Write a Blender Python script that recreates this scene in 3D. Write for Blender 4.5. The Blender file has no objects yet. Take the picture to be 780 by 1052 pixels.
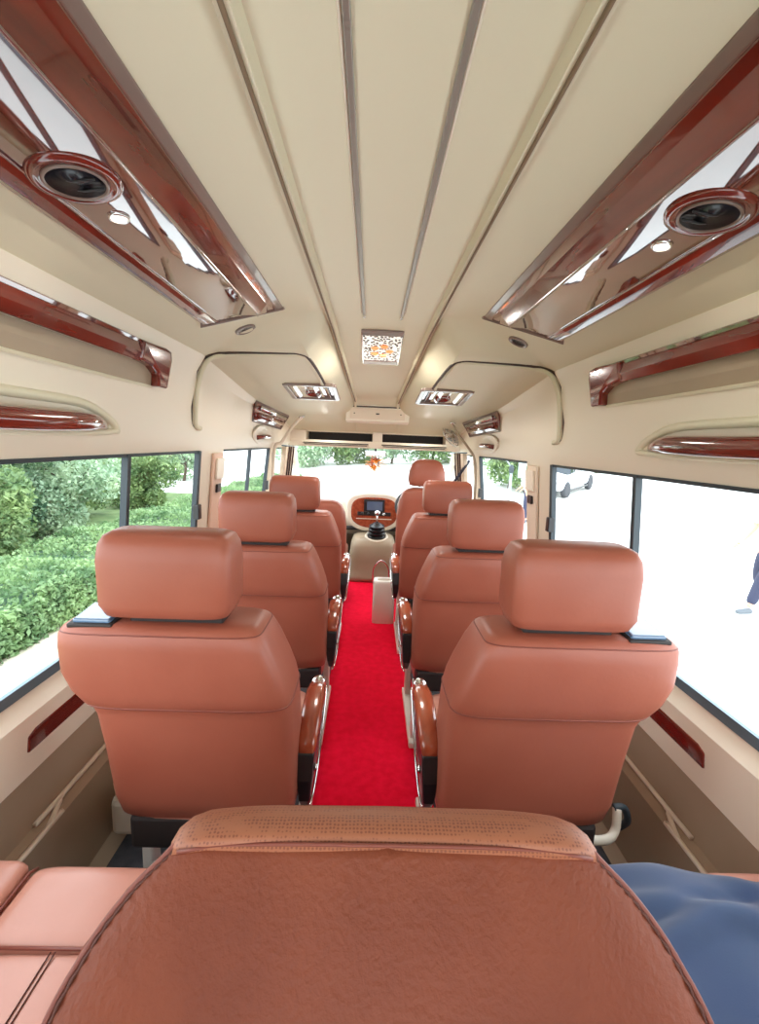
import bpy, bmesh, math, random
from mathutils import Vector, Matrix, Quaternion
random.seed(7)
D = bpy.data
SC = bpy.context.scene
COL = SC.collection
R = math.radians

# ------------------------------------------------------------------ materials
def lin(c):
    c = c / 255.0
    return c / 12.92 if c <= 0.04045 else ((c + 0.055) / 1.055) ** 2.4
def rgb(r, g, b): return (lin(r), lin(g), lin(b), 1.0)

def mat(name, col, rough=0.5, metal=0.0, coat=0.0, bump=None, var=None, spec=0.5, emit=None, sheen=0.0, coat_rough=0.03):
    m = D.materials.new(name); m.use_nodes = True
    nt = m.node_tree; b = nt.nodes['Principled BSDF']
    b.inputs['Base Color'].default_value = col
    b.inputs['Roughness'].default_value = rough
    b.inputs['Metallic'].default_value = metal
    b.inputs['Coat Weight'].default_value = coat
    b.inputs['Coat Roughness'].default_value = coat_rough
    b.inputs['Specular IOR Level'].default_value = spec
    b.inputs['Sheen Weight'].default_value = sheen
    tc = nt.nodes.new('ShaderNodeTexCoord')
    if var:      # (scale, other colour, amount)
        n = nt.nodes.new('ShaderNodeTexNoise'); n.inputs['Scale'].default_value = var[0]; n.inputs['Detail'].default_value = 5
        nt.links.new(tc.outputs['Object'], n.inputs['Vector'])
        r = nt.nodes.new('ShaderNodeValToRGB'); r.color_ramp.elements[0].position = 0.35; r.color_ramp.elements[1].position = 0.68
        r.color_ramp.elements[0].color = col; r.color_ramp.elements[1].color = var[1]
        nt.links.new(n.outputs['Fac'], r.inputs['Fac']); nt.links.new(r.outputs['Color'], b.inputs['Base Color'])
    if bump:     # (kind, scale, strength, distance)
        if bump[0] == 'noise':
            t = nt.nodes.new('ShaderNodeTexNoise'); t.inputs['Detail'].default_value = 4; o = t.outputs['Fac']
        else:
            t = nt.nodes.new('ShaderNodeTexVoronoi'); o = t.outputs['Distance']
        t.inputs['Scale'].default_value = bump[1]
        nt.links.new(tc.outputs['Object'], t.inputs['Vector'])
        bp = nt.nodes.new('ShaderNodeBump'); bp.inputs['Strength'].default_value = bump[2]; bp.inputs['Distance'].default_value = bump[3]
        nt.links.new(o, bp.inputs['Height']); nt.links.new(bp.outputs['Normal'], b.inputs['Normal'])
    if emit:
        b.inputs['Emission Color'].default_value = emit[0]; b.inputs['Emission Strength'].default_value = emit[1]
    return m

M = {}
M['cream'] = mat('cream plastic', rgb(232, 222, 202), 0.42, bump=('noise', 220, 0.05, 0.001))
M['ceil'] = mat('cream headliner', rgb(220, 213, 186), 0.5, bump=('noise', 260, 0.06, 0.001))
M['cream_light'] = mat('light cream plastic', rgb(240, 230, 212), 0.4)
M['taupe'] = mat('taupe lower wall', rgb(170, 152, 128), 0.5, var=(3, rgb(160, 142, 118), 1))
M['leather'] = mat('tan leather', rgb(160, 91, 71), 0.42, bump=('noise', 90, 0.12, 0.002), var=(4, rgb(151, 82, 63), 1), spec=0.45)
M['leather_light'] = mat('lit pink tan leather', rgb(196, 138, 120), 0.36, bump=('noise', 120, 0.1, 0.002), var=(5, rgb(188, 128, 108), 1))  # lit look of the seat cushions put into a paler leather colour
M['leather_shaded'] = mat('shaded brown grained leather', rgb(130, 68, 45), 0.5, bump=('noise', 130, 0.5, 0.0035), var=(5, rgb(112, 56, 37), 1), spec=0.22)  # shade on the folded seat back put into a darker brown
M['piping'] = mat('seam piping', rgb(124, 62, 48), 0.5)
M['thread'] = mat('dark thread', rgb(88, 48, 38), 0.7)
M['gap'] = mat('shadow black plastic', rgb(38, 30, 28), 0.6)
M['black'] = mat('black plastic', rgb(32, 30, 32), 0.3)
M['rubber'] = mat('black rubber', rgb(48, 58, 64), 0.55)
M['alu'] = mat('grey aluminium', rgb(96, 118, 130), 0.4, metal=0.3)
M['groove'] = mat('dark groove strip', rgb(150, 146, 136), 0.35, metal=0.4)
M['seam'] = mat('brown seam line', rgb(128, 106, 80), 0.6)
M['gasket'] = mat('brown gasket', rgb(62, 46, 38), 0.6)
M['chrome'] = mat('chrome', rgb(225, 225, 225), 0.12, metal=1.0)
M['white_metal'] = mat('white painted metal', rgb(228, 224, 212), 0.35)
M['grey_floor'] = mat('grey floor covering', rgb(78, 80, 86), 0.7, var=(30, rgb(64, 66, 72), 1))
M['blue_plastic'] = mat('blue grey glossy plastic', rgb(96, 122, 150), 0.12, coat=0.6)
M['cloth'] = mat('blue cloth', rgb(52, 70, 100), 0.85, bump=('noise', 400, 0.2, 0.001), sheen=0.3, var=(8, rgb(48, 66, 100), 1))
M['screen'] = mat('grey display', rgb(72, 80, 96), 0.15, emit=(rgb(90, 100, 125), 0.25))
M['flower'] = mat('orange petals', rgb(250, 160, 50), 0.6, var=(60, rgb(250, 200, 90), 1))
M['pillar_pink'] = mat('pinkish beige cover', rgb(228, 194, 172), 0.5)
M['tan_cloth'] = mat('tan cap', rgb(214, 150, 120), 0.7)
M['concrete'] = mat('pale concrete', rgb(222, 222, 218), 0.9, var=(0.6, rgb(208, 209, 206), 1), bump=('noise', 20, 0.2, 0.02))
M['soil'] = mat('pale verge', rgb(196, 188, 170), 0.95, var=(2, rgb(180, 170, 150), 1))
M['grass'] = mat('bank grass', rgb(110, 130, 80), 0.95, var=(3, rgb(80, 105, 60), 1))
M['bark'] = mat('bark', rgb(86, 72, 60), 0.9, bump=('noise', 30, 0.5, 0.02))
M['car_paint'] = mat('white car paint', rgb(236, 238, 240), 0.25, coat=0.8)
M['car_glass'] = mat('dark car glass', rgb(40, 48, 56), 0.06)
M['rim'] = mat('alloy rim', rgb(150, 155, 160), 0.3, metal=0.8)
M['tyre'] = mat('tyre', rgb(60, 62, 66), 0.8)
M['skin'] = mat('skin', rgb(205, 158, 130), 0.5)
M['hair'] = mat('black hair', rgb(28, 24, 24), 0.6)
M['shirt'] = mat('white shirt', rgb(236, 236, 240), 0.8)
M['trousers'] = mat('navy trousers', rgb(48, 52, 74), 0.8)
M['shoe'] = mat('grey shoe', rgb(92, 98, 104), 0.6)
M['post'] = mat('grey post', rgb(140, 150, 150), 0.5)
M['dark_belt'] = mat('dark webbing', rgb(36, 34, 54), 0.7)
M['curtain'] = mat('cream curtain', rgb(232, 216, 196), 0.8)
M['drape_dark'] = mat('brown curtain stripe', rgb(70, 44, 40), 0.8)
M['hole'] = mat('vent interior', rgb(26, 24, 34), 0.25)

def wood(name, c1, c2, scale, axis, rough=0.12, coat=1.0):
    m = D.materials.new(name); m.use_nodes = True; nt = m.node_tree; b = nt.nodes['Principled BSDF']
    tc = nt.nodes.new('ShaderNodeTexCoord'); mp = nt.nodes.new('ShaderNodeMapping')
    mp.inputs['Scale'].default_value = (1.0, 0.12, 1.0) if axis == 'y' else (0.2, 1, 1)
    w = nt.nodes.new('ShaderNodeTexNoise'); w.inputs['Scale'].default_value = scale; w.inputs['Detail'].default_value = 6; w.inputs['Distortion'].default_value = 1.2
    r = nt.nodes.new('ShaderNodeValToRGB'); r.color_ramp.elements[0].color = c1; r.color_ramp.elements[1].color = c2
    r.color_ramp.elements[0].position = 0.35; r.color_ramp.elements[1].position = 0.65
    nt.links.new(tc.outputs['Object'], mp.inputs['Vector']); nt.links.new(mp.outputs['Vector'], w.inputs['Vector'])
    nt.links.new(w.outputs['Fac'], r.inputs['Fac']); nt.links.new(r.outputs['Color'], b.inputs['Base Color'])
    b.inputs['Roughness'].default_value = rough; b.inputs['Coat Weight'].default_value = coat; b.inputs['Coat Roughness'].default_value = 0.02
    b.inputs['Coat IOR'].default_value = 1.5
    return m
M['wood'] = wood('glossy red walnut', rgb(132, 40, 26), rgb(88, 24, 17), 9, 'y')
M['wood_inset'] = wood('mirror gloss walnut', rgb(120, 56, 40), rgb(88, 34, 24), 9, 'y', rough=0.05)
M['wood_inset'].node_tree.nodes['Principled BSDF'].inputs['Coat IOR'].default_value = 2.1
M['wood_inset'].node_tree.nodes['Principled BSDF'].inputs['IOR'].default_value = 1.6
M['wood_arm'] = wood('orange brown armrest wood', rgb(176, 86, 54), rgb(140, 60, 38), 16, 'y', 0.2, 0.7)
M['wood_edge'] = mat('taupe bezel', rgb(128, 108, 98), 0.3, coat=0.5)

def carpet_mat():
    m = mat('red carpet', rgb(253, 20, 60), 0.95, var=(28, rgb(240, 12, 48), 1), bump=('noise', 350, 0.6, 0.004), spec=0.1)
    return m
M['carpet'] = carpet_mat()

def perforated():
    m = mat('perforated tan leather', rgb(176, 112, 82), 0.5)
    nt = m.node_tree; b = nt.nodes['Principled BSDF']
    tc = nt.nodes.new('ShaderNodeTexCoord'); mp = nt.nodes.new('ShaderNodeMapping'); mp.inputs['Scale'].default_value = (230, 230, 230)
    v = nt.nodes.new('ShaderNodeTexVoronoi'); v.inputs['Randomness'].default_value = 0.25; v.inputs['Scale'].default_value = 1.0
    r = nt.nodes.new('ShaderNodeValToRGB'); r.color_ramp.elements[0].position = 0.24; r.color_ramp.elements[1].position = 0.42
    r.color_ramp.elements[0].color = rgb(126, 72, 52); r.color_ramp.elements[1].color = rgb(158, 98, 70)
    nt.links.new(tc.outputs['Object'], mp.inputs['Vector']); nt.links.new(mp.outputs['Vector'], v.inputs['Vector'])
    nt.links.new(v.outputs['Distance'], r.inputs['Fac']); nt.links.new(r.outputs['Color'], b.inputs['Base Color'])
    bp = nt.nodes.new('ShaderNodeBump'); bp.inputs['Strength'].default_value = 0.4; bp.inputs['Distance'].default_value = 0.002
    nt.links.new(r.outputs['Color'], bp.inputs['Height']); nt.links.new(bp.outputs['Normal'], b.inputs['Normal'])
    return m
M['perf'] = perforated()

def grille_mat():
    m = mat('lamp lattice', rgb(235, 230, 220), 0.25, metal=0.0)
    nt = m.node_tree; b = nt.nodes['Principled BSDF']
    tc = nt.nodes.new('ShaderNodeTexCoord'); mp = nt.nodes.new('ShaderNodeMapping'); mp.inputs['Scale'].default_value = (62, 40, 62)
    v = nt.nodes.new('ShaderNodeTexVoronoi'); v.distance = 'CHEBYCHEV'; v.inputs['Randomness'].default_value = 0.75; v.inputs['Scale'].default_value = 1
    r = nt.nodes.new('ShaderNodeValToRGB'); r.color_ramp.interpolation = 'CONSTANT'
    r.color_ramp.elements[0].color = rgb(70, 58, 48); r.color_ramp.elements[1].position = 0.36; r.color_ramp.elements[1].color = rgb(246, 244, 236)
    nt.links.new(tc.outputs['Object'], mp.inputs['Vector']); nt.links.new(mp.outputs['Vector'], v.inputs['Vector'])
    nt.links.new(v.outputs['Distance'], r.inputs['Fac']); nt.links.new(r.outputs['Color'], b.inputs['Base Color'])
    nt.links.new(r.outputs['Color'], b.inputs['Emission Color']); b.inputs['Emission Strength'].default_value = 0.35
    return m
M['lattice'] = grille_mat()
M['amber'] = mat('amber lamp', rgb(240, 150, 100), 0.3, emit=(rgb(250, 140, 80), 0.6))
M['led'] = mat('lit lens', rgb(250, 246, 236), 0.2, emit=(rgb(255, 246, 230), 1.2))

def glass_mat(name, tint):
    m = D.materials.new(name); m.use_nodes = True; nt = m.node_tree; nt.nodes.remove(nt.nodes['Principled BSDF'])
    out = nt.nodes['Material Output']
    t = nt.nodes.new('ShaderNodeBsdfTransparent'); t.inputs['Color'].default_value = tint
    g = nt.nodes.new('ShaderNodeBsdfGlossy'); g.inputs['Roughness'].default_value = 0.01
    lw = nt.nodes.new('ShaderNodeLayerWeight'); lw.inputs['Blend'].default_value = 0.25
    pw = nt.nodes.new('ShaderNodeMath'); pw.operation = 'POWER'; pw.inputs[1].default_value = 4; nt.links.new(lw.outputs['Facing'], pw.inputs[0])
    f = nt.nodes.new('ShaderNodeMath'); f.operation = 'MULTIPLY_ADD'; f.inputs[1].default_value = 0.25; f.inputs[2].default_value = 0.02; nt.links.new(pw.outputs[0], f.inputs[0])
    mx = nt.nodes.new('ShaderNodeMixShader')
    nt.links.new(f.outputs[0], mx.inputs[0]); nt.links.new(t.outputs[0], mx.inputs[1]); nt.links.new(g.outputs[0], mx.inputs[2])
    nt.links.new(mx.outputs[0], out.inputs[0])
    return m
M['glass'] = glass_mat('window glass', (0.95, 0.98, 0.97, 1))

def leaf_mat(name, c1, c2, trans=0.5):
    m = D.materials.new(name); m.use_nodes = True; nt = m.node_tree; b = nt.nodes['Principled BSDF']
    oi = nt.nodes.new('ShaderNodeTexCoord'); n = nt.nodes.new('ShaderNodeTexNoise'); n.inputs['Scale'].default_value = 2.5; n.inputs['Detail'].default_value = 6
    r = nt.nodes.new('ShaderNodeValToRGB'); r.color_ramp.elements[0].color = c1; r.color_ramp.elements[1].color = c2
    r.color_ramp.elements[0].position = 0.35; r.color_ramp.elements[1].position = 0.65
    nt.links.new(oi.outputs['Object'], n.inputs['Vector']); nt.links.new(n.outputs['Fac'], r.inputs['Fac'])
    nt.links.new(r.outputs['Color'], b.inputs['Base Color'])
    b.inputs['Roughness'].default_value = 0.6
    tr = nt.nodes.new('ShaderNodeBsdfTranslucent'); nt.links.new(r.outputs['Color'], tr.inputs['Color'])
    mx = nt.nodes.new('ShaderNodeMixShader'); mx.inputs[0].default_value = trans * 0.6
    nt.links.new(b.outputs[0], mx.inputs[1]); nt.links.new(tr.outputs[0], mx.inputs[2]); nt.links.new(mx.outputs[0], nt.nodes['Material Output'].inputs[0])
    return m
M['leaf'] = leaf_mat('green leaves', rgb(88, 118, 78), rgb(150, 172, 112))
M['leaf_hedge'] = leaf_mat('hedge leaves', rgb(92, 126, 84), rgb(156, 184, 128))
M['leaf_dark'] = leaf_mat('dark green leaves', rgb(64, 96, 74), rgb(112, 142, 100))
M['leaf_yellow'] = leaf_mat('yellow green leaves', rgb(150, 162, 84), rgb(196, 194, 120))
M['leaf_hazy'] = leaf_mat('hazy pale green leaves', rgb(140, 170, 140), rgb(186, 204, 168))  # haze over the trees put into a paler leaf colour

# ------------------------------------------------------------------ helpers
def link(name, me, m, parent=None, smooth=False):
    if m is not None: me.materials.append(m)
    o = D.objects.new(name, me); COL.objects.link(o)
    if parent: o.parent = parent
    if smooth:
        me.polygons.foreach_set('use_smooth', [True] * len(me.polygons))
    return o
def mesh(name, vs, fs, m, parent=None, smooth=False):
    me = D.meshes.new(name); me.from_pydata([tuple(v) for v in vs], [], fs); me.validate(); me.update()
    bm = bmesh.new(); bm.from_mesh(me); bmesh.ops.recalc_face_normals(bm, faces=bm.faces); bm.to_mesh(me); bm.free()
    return link(name, me, m, parent, smooth)
def mod_bevel(o, w, seg=2, ang=35):
    b = o.modifiers.new('b', 'BEVEL'); b.width = w; b.segments = seg; b.limit_method = 'ANGLE'; b.angle_limit = R(ang)
    return o
def mod_sub(o, n=1):
    s = o.modifiers.new('s', 'SUBSURF'); s.levels = n; s.render_levels = n; return o
def box(name, c, s, m, parent=None, bev=0.003, rot=None, smooth=False):
    x, y, z = s[0] / 2, s[1] / 2, s[2] / 2
    vs = [Vector((a, b, d)) for a in (-x, x) for b in (-y, y) for d in (-z, z)]
    if rot: 
        e = Matrix.Rotation(rot[2], 3, 'Z') @ Matrix.Rotation(rot[1], 3, 'Y') @ Matrix.Rotation(rot[0], 3, 'X'); vs = [e @ v for v in vs]
    vs = [v + Vector(c) for v in vs]
    fs = [(0, 1, 3, 2), (4, 6, 7, 5), (0, 4, 5, 1), (2, 3, 7, 6), (0, 2, 6, 4), (1, 5, 7, 3)]
    o = mesh(name, vs, fs, m, parent, smooth)
    if bev: mod_bevel(o, bev)
    return o
def thing(name, label, cat, loc=(0, 0, 0), group=None):
    o = D.objects.new(name, None); COL.objects.link(o); o.location = loc; o.empty_display_size = 0.05
    o['label'] = label; o['category'] = cat
    if group: o['group'] = group
    return o
def tag(o, label, cat, group=None, kind=None):
    o['label'] = label; o['category'] = cat
    if group: o['group'] = group
    if kind: o['kind'] = kind
    return o
def struct(o, label=None):
    o['kind'] = 'structure'
    if label: o['label'] = label
    return o
def loft(rings, closed=True, caps=True):
    n = len(rings[0]); vs = [p for r in rings for p in r]; fs = []
    for i in range(len(rings) - 1):
        for j in range(n if closed else n - 1):
            k = (j + 1) % n
            fs.append((i * n + j, i * n + k, (i + 1) * n + k, (i + 1) * n + j))
    if caps and closed:
        fs.append(tuple(range(n))); fs.append(tuple((len(rings) - 1) * n + j for j in range(n)))
    return vs, fs
def sell(x0, x1, y0, y1, z, p=4.0, n=28, f=None):
    """superellipse ring in the xy box at height z (f maps (x,y,z)->Vector)"""
    cx, cy, hx, hy = (x0 + x1) / 2, (y0 + y1) / 2, (x1 - x0) / 2, (y1 - y0) / 2; out = []
    for i in range(n):
        t = 2 * math.pi * i / n; c, s = math.cos(t), math.sin(t)
        x = cx + hx * math.copysign(abs(c) ** (2 / p), c); y = cy + hy * math.copysign(abs(s) ** (2 / p), s)
        out.append(f(x, y, z) if f else Vector((x, y, z)))
    return out
def tube(name, pts, r, m, parent=None, n=10, cyc=False):
    pts = [Vector(p) for p in pts]; rings = []
    rr = r if isinstance(r, (list, tuple)) else [r] * len(pts)
    prev = None
    for i, p in enumerate(pts):
        a = pts[i - 1] if (i > 0 or cyc) else p; b = pts[(i + 1) % len(pts)] if (i < len(pts) - 1 or cyc) else p
        d = (b - a).normalized()
        up = prev if prev is not None else (Vector((0, 0, 1)) if abs(d.z) < 0.9 else Vector((0, 1, 0)))
        s = d.cross(up).normalized(); u = s.cross(d).normalized(); prev = u
        rings.append([p + (s * math.cos(2 * math.pi * j / n) + u * math.sin(2 * math.pi * j / n)) * rr[i] for j in range(n)])
    if cyc: rings.append(rings[0])
    vs, fs = loft(rings, True, not cyc)
    return mesh(name, vs, fs, m, parent, True)
def curve_pts(pts, k=8, cyc=False):
    """Catmull-Rom"""
    P = [Vector(p) for p in pts]; out = []; n = len(P)
    for i in range(n if cyc else n - 1):
        p0 = P[(i - 1) % n] if (cyc or i > 0) else P[0]; p1 = P[i]; p2 = P[(i + 1) % n]; p3 = P[(i + 2) % n] if (cyc or i + 2 < n) else P[-1]
        for j in range(k):
            t = j / k
            out.append(0.5 * ((2 * p1) + (-p0 + p2) * t + (2 * p0 - 5 * p1 + 4 * p2 - p3) * t * t + (-p0 + 3 * p1 - 3 * p2 + p3) * t ** 3))
    if not cyc: out.append(P[-1])
    return out
def prism(name, poly, ax, a, b, m, parent=None, bev=0.002, smooth=False):
    """polygon in the plane across axis ax, extruded from a to b"""
    def P(u, v, w):
        return {'x': (w, u, v), 'y': (u, w, v), 'z': (u, v, w)}[ax]
    n = len(poly); vs = [P(u, v, a) for u, v in poly] + [P(u, v, b) for u, v in poly]
    fs = [tuple(range(n)), tuple(range(n, 2 * n))] + [(i, (i + 1) % n, n + (i + 1) % n, n + i) for i in range(n)]
    o = mesh(name, vs, fs, m, parent, smooth)
    if bev: mod_bevel(o, bev)
    return o
def lerp(a, b, t): return a + (b - a) * t
def copy_tree(o, parent=None):
    c = o.copy(); COL.objects.link(c)
    if parent: c.parent = parent
    for ch in list(o.children): copy_tree(ch, c)
    return c
def frame_of(o, u, v, w):
    """matrix with local x,y,z axes"""
    m = Matrix((u, v, w)).transposed().to_4x4(); m.translation = Vector(o); return m
def disc(name, c, nrm, prof, m, parent=None, n=28, sx=1.0, xdir=None, smooth=True):
    """lathe of (r, h) profile about nrm at c; optional stretch along xdir"""
    w = Vector(nrm).normalized(); u = Vector(xdir) if xdir else (Vector((0, 1, 0)) if abs(w.y) < 0.9 else Vector((1, 0, 0)))
    u = (u - w * u.dot(w)).normalized(); v = w.cross(u); c = Vector(c); rings = []
    for r, h in prof:
        rings.append([c + u * (r * sx * math.cos(2 * math.pi * j / n)) + v * (r * math.sin(2 * math.pi * j / n)) + w * h for j in range(n)])
    vs, fs = loft(rings, True, True)
    return mesh(name, vs, fs, m, parent, smooth)

# ------------------------------------------------------------------ bus shell
A = [(.80, 0), (.84, .03), (.855, .27), (.885, .29), (.895, .44), (.872, .462), (.866, .612), (.90, .655), (.85, 1.255), (.835, 1.30),
     (.83, 1.45), (.80, 1.60), (.765, 1.665), (.70, 1.712), (.65, 1.738), (.41, 1.845), (.30, 1.868), (.252, 1.875), (.244, 1.858), (.230, 1.858), (.222, 1.88), (.10, 1.888), (0, 1.89)]
B = A[:10] + [(.835, 1.40), (.825, 1.60), (.80, 1.67), (.74, 1.704), (.70, 1.713), (.345, 1.722), (.285, 1.80), (.252, 1.872)] + A[18:]
def sm(t): t = max(0, min(1, t)); return t * t * (3 - 2 * t)
def prof(y):
    """half cross-section of the bus at distance y"""
    if y <= 1.93: P = [tuple(p) for p in A]
    else:
        t = sm((y - 1.93) / .17); P = [(lerp(a[0], b[0], t), lerp(a[1], b[1], t)) for a, b in zip(A, B)]
    out = []
    k = max(0, min(1, (y - 2.2) / 1.4))           # centre strip falls and narrows towards the cab
    s = max(0, (min(y, 3.6) - 2.1) / 1.5)
    q = max(0, min(1, (y - 3.6) / .42))            # sloping header
    for i, (x, z) in enumerate(P):
        if i >= 17: x *= 1 - .27 * k; z -= .215 * k
        elif i == 16: x *= 1 - .2 * k; z -= .20 * k
        elif i in (12, 13, 14, 15): z -= .18 * s
        elif i == 11: z -= .12 * s
        elif i == 10: z -= .03 * s
        if i >= 9:
            tgt = 1.415 if i >= 10 else 1.30
            if z > tgt or q > 0:
                z = lerp(z, min(z, 1.30 + (.115 if i > 10 else .06) - (0 if i > 10 else 0)), q) if i >= 10 else z
        f = 1 - .085 * sm((y - 2.7) / 1.6) if i >= 9 and i < 16 else 1 - .05 * sm((y - 2.7) / 1.6) if i >= 8 and i < 16 else 1
        out.append((x * f, z))
    return out
YB = -.95; YH = 4.02; YF = 5.1
stations = sorted(set([YB, -.6, 0, .6, 1.2, 1.8, 1.93, 1.97, 2.0, 2.03, 2.07, 2.1, 2.12, 2.2, 2.44, 2.7, 3.0, 3.3, 3.45, 3.6, 3.66, 3.8, 3.92, 4.02] + [3.62, 4.45]))
WIN = [(-.62, 2.12), (2.44, 3.46), (3.66, 4.45)]
def in_win(y0, y1):
    m = (y0 + y1) / 2
    return any(a < m < b for a, b in WIN)
ys_wall = sorted(set(stations + [-.62, 2.12, 3.46, 3.66, 4.45, 4.7, YF]))
def side_wall(sx, name):
    vs, fs = [], []; n = 13
    for y in ys_wall:
        P = prof(y)[:n]
        for x, z in P: vs.append((sx * x, y, z))
    for i in range(len(ys_wall) - 1):
        for j in range(n - 1):
            if j == 7 and in_win(ys_wall[i], ys_wall[i + 1]): continue
            if ys_wall[i] >= 4.02 - 1e-6 and j >= 8 and ys_wall[i] >= 4.44: continue
            if ys_wall[i] >= 4.45 - 1e-6 and j >= 7: continue
            fs.append((i * n + j, (i + 1) * n + j, (i + 1) * n + j + 1, i * n + j + 1))
    o = mesh(name, vs, fs, M['cream'], None, True)
    s = o.modifiers.new('t', 'SOLIDIFY'); s.thickness = .02; s.offset = 0
    e = o.modifiers.new('e', 'EDGE_SPLIT'); e.split_angle = R(20)
    o.data.materials.append(M['taupe'])
    for p in o.data.polygons:
        if p.center.z < .45: p.material_index = 1
    return struct(o)
side_wall(-1, 'wall_left'); side_wall(1, 'wall_right')
vs, fs = [], []
ysc = [y for y in stations if y <= YH + 1e-6]
for y in ysc:
    P = prof(y)[12:]; row = [(-x, z) for x, z in P] + [(x, z) for x, z in P[::-1][1:]]
    n = len(row)
    for x, z in row: vs.append((x, y, z))
for i in range(len(ysc) - 1):
    for j in range(n - 1): fs.append((i * n + j, (i + 1) * n + j, (i + 1) * n + j + 1, i * n + j + 1))
o = mesh('ceiling', vs, fs, M['ceil'], None, True); struct(o)
s = o.modifiers.new('t', 'SOLIDIFY'); s.thickness = .012; s.offset = 0
e = o.modifiers.new('e', 'EDGE_SPLIT'); e.split_angle = R(32)
# floor
struct(box('floor', (0, 2.08, -.03), (1.74, 6.06, .06), M['grey_floor'], None, 0))
# rear wall with a wide window (behind the camera)
def rear_wall():
    P = prof(YB); out = [(-x, z) for x, z in P] + [(x, z) for x, z in P[::-1][1:]]
    hole = [(-.72, .75), (-.72, 1.58), (.72, 1.58), (.72, .75)]
    bm = bmesh.new(); ov = [bm.verts.new((x, YB - .01, z)) for x, z in out]; hv = [bm.verts.new((x, YB - .01, z)) for x, z in hole]
    es = [bm.edges.new((ov[i], ov[(i + 1) % len(ov)])) for i in range(len(ov))] + [bm.edges.new((hv[i], hv[(i + 1) % 4])) for i in range(4)]
    bmesh.ops.triangle_fill(bm, use_beauty=True, edges=es)
    me = D.meshes.new('wall_back'); bm.to_mesh(me); bm.free(); o = link('wall_back', me, M['cream']); return struct(o)
rear_wall()
struct(box('wall_front', (0, 5.13, .33), (1.74, .06, .68), M['taupe'], None, .01))
w = mesh('window_7', [(-.73, YB, .74), (.73, YB, .74), (.73, YB, 1.59), (-.73, YB, 1.59)], [(0, 1, 2, 3)], M['glass']); struct(w)

# side windows ----------------------------------------------------------
def wall_x(y, z):
    P = prof(y); (x0, z0), (x1, z1) = P[7], P[8]
    return lerp(x0, x1, (z - z0) / (z1 - z0))
def bar(name, sx, y0, z0, y1, z1, wy, wz, m, parent, dx=.0, th=.022):
    """a bar lying in the side wall plane between two (y,z) points; wy/wz are its widths along y / z"""
    pts = []
    for (y, z) in ((y0, z0), (y1, z1)):
        for ddy, ddz in ((-wy / 2, -wz / 2), (wy / 2, wz / 2)) if (wy == 0 or wz == 0) else ((-wy / 2, 0), (wy / 2, 0)):
            x = wall_x(y, z + ddz)
            pts += [(sx * (x - dx - th / 2), y + ddy, z + ddz), (sx * (x - dx + th / 2), y + ddy, z + ddz)]
    fs = [(0, 1, 3, 2), (4, 5, 7, 6), (0, 1, 5, 4), (2, 3, 7, 6), (0, 2, 6, 4), (1, 3, 7, 5)]
    return mesh(name, pts, fs, m, parent)
nw = 0
def window(sx, a, b, mull, latch):
    global nw; nw += 1
    def pt(y, z, d=0): return (sx * (wall_x(y, z) - d), y, z)
    z0, z1 = .668, 1.25
    W = struct(tube('window_%d' % nw, [pt(a + .01, z0), pt(a + .01, z1), pt(b - .01, z1), pt(b - .01, z0)], .0075, M['rubber'], None, 6, cyc=True))
    W.data.polygons.foreach_set('use_smooth', [False] * len(W.data.polygons))
    mesh('pane', [pt(a, z0 - .005), pt(b, z0 - .005), pt(b, z1 + .003), pt(a, z1 + .003)], [(0, 1, 2, 3)], M['glass'], W)
    bar('sill_rail', sx, a + .02, z0 + .004, b - .02, z0 + .006, 0, .030, M['alu'], W, .014, .012)
    bar('top_rail', sx, a + .02, z1 - .004, b - .02, z1 - .004, 0, .010, M['rubber'], W, .004, .02)
    if mull: bar('mullion', sx, mull, z0, mull, z1, .020, 0, M['rubber'], W, .006, .022)
    bar('front_post', sx, b - .03, z0, b - .03, z1, .028, 0, M['rubber'], W, .008, .022)
    if latch:
        x = wall_x(b - .06, .96)
        box('latch', (sx * (x - .03), b - .055, .965), (.03, .035, .07), M['black'], W, .004)
    return W
window(-1, -.62, 2.12, 1.485, True); window(-1, 2.44, 3.46, 2.97, True); window(-1, 3.66, 4.45, None, False)
window(1, -.62, 2.12, 1.42, True); window(1, 2.44, 3.46, None, True); window(1, 3.66, 4.45, None, False)
# windshield, pillars and header
w = mesh('window_8', [(-.80, 4.28, 1.27), (.80, 4.28, 1.27), (.86, 5.1, .66), (-.86, 5.1, .66)], [(0, 1, 2, 3)], M['glass']); struct(w)
nt_ = 1
for sx in (-1, 1):
    struct(tube('trim_%d' % nt_, [(sx * .765, 4.2, 1.36), (sx * .80, 4.3, 1.26), (sx * .87, 5.1, .66)], [.045, .042, .045], M['cream_light'])); nt_ += 1
struct(box('trim_3', (0, 4.09, 1.300), (1.56, .22, .060), M['cream_light'], None, .008))       # beam over the windshield
struct(box('trim_4', (0, 4.215, 1.355), (1.56, .03, .13), M['gap'], None, .002))              # back of the storage slots
struct(box('trim_5', (0, 4.11, 1.412), (1.56, .20, .018), M['cream'], None, .003))
for n_, (x, wd) in zip((6, 7, 8), ((0.02, .09), (-.70, .16), (.72, .16))):
    struct(box('trim_%d' % n_, (x, 4.09, 1.355), (wd, .20, .12), M['cream_light'], None, .008))
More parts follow.
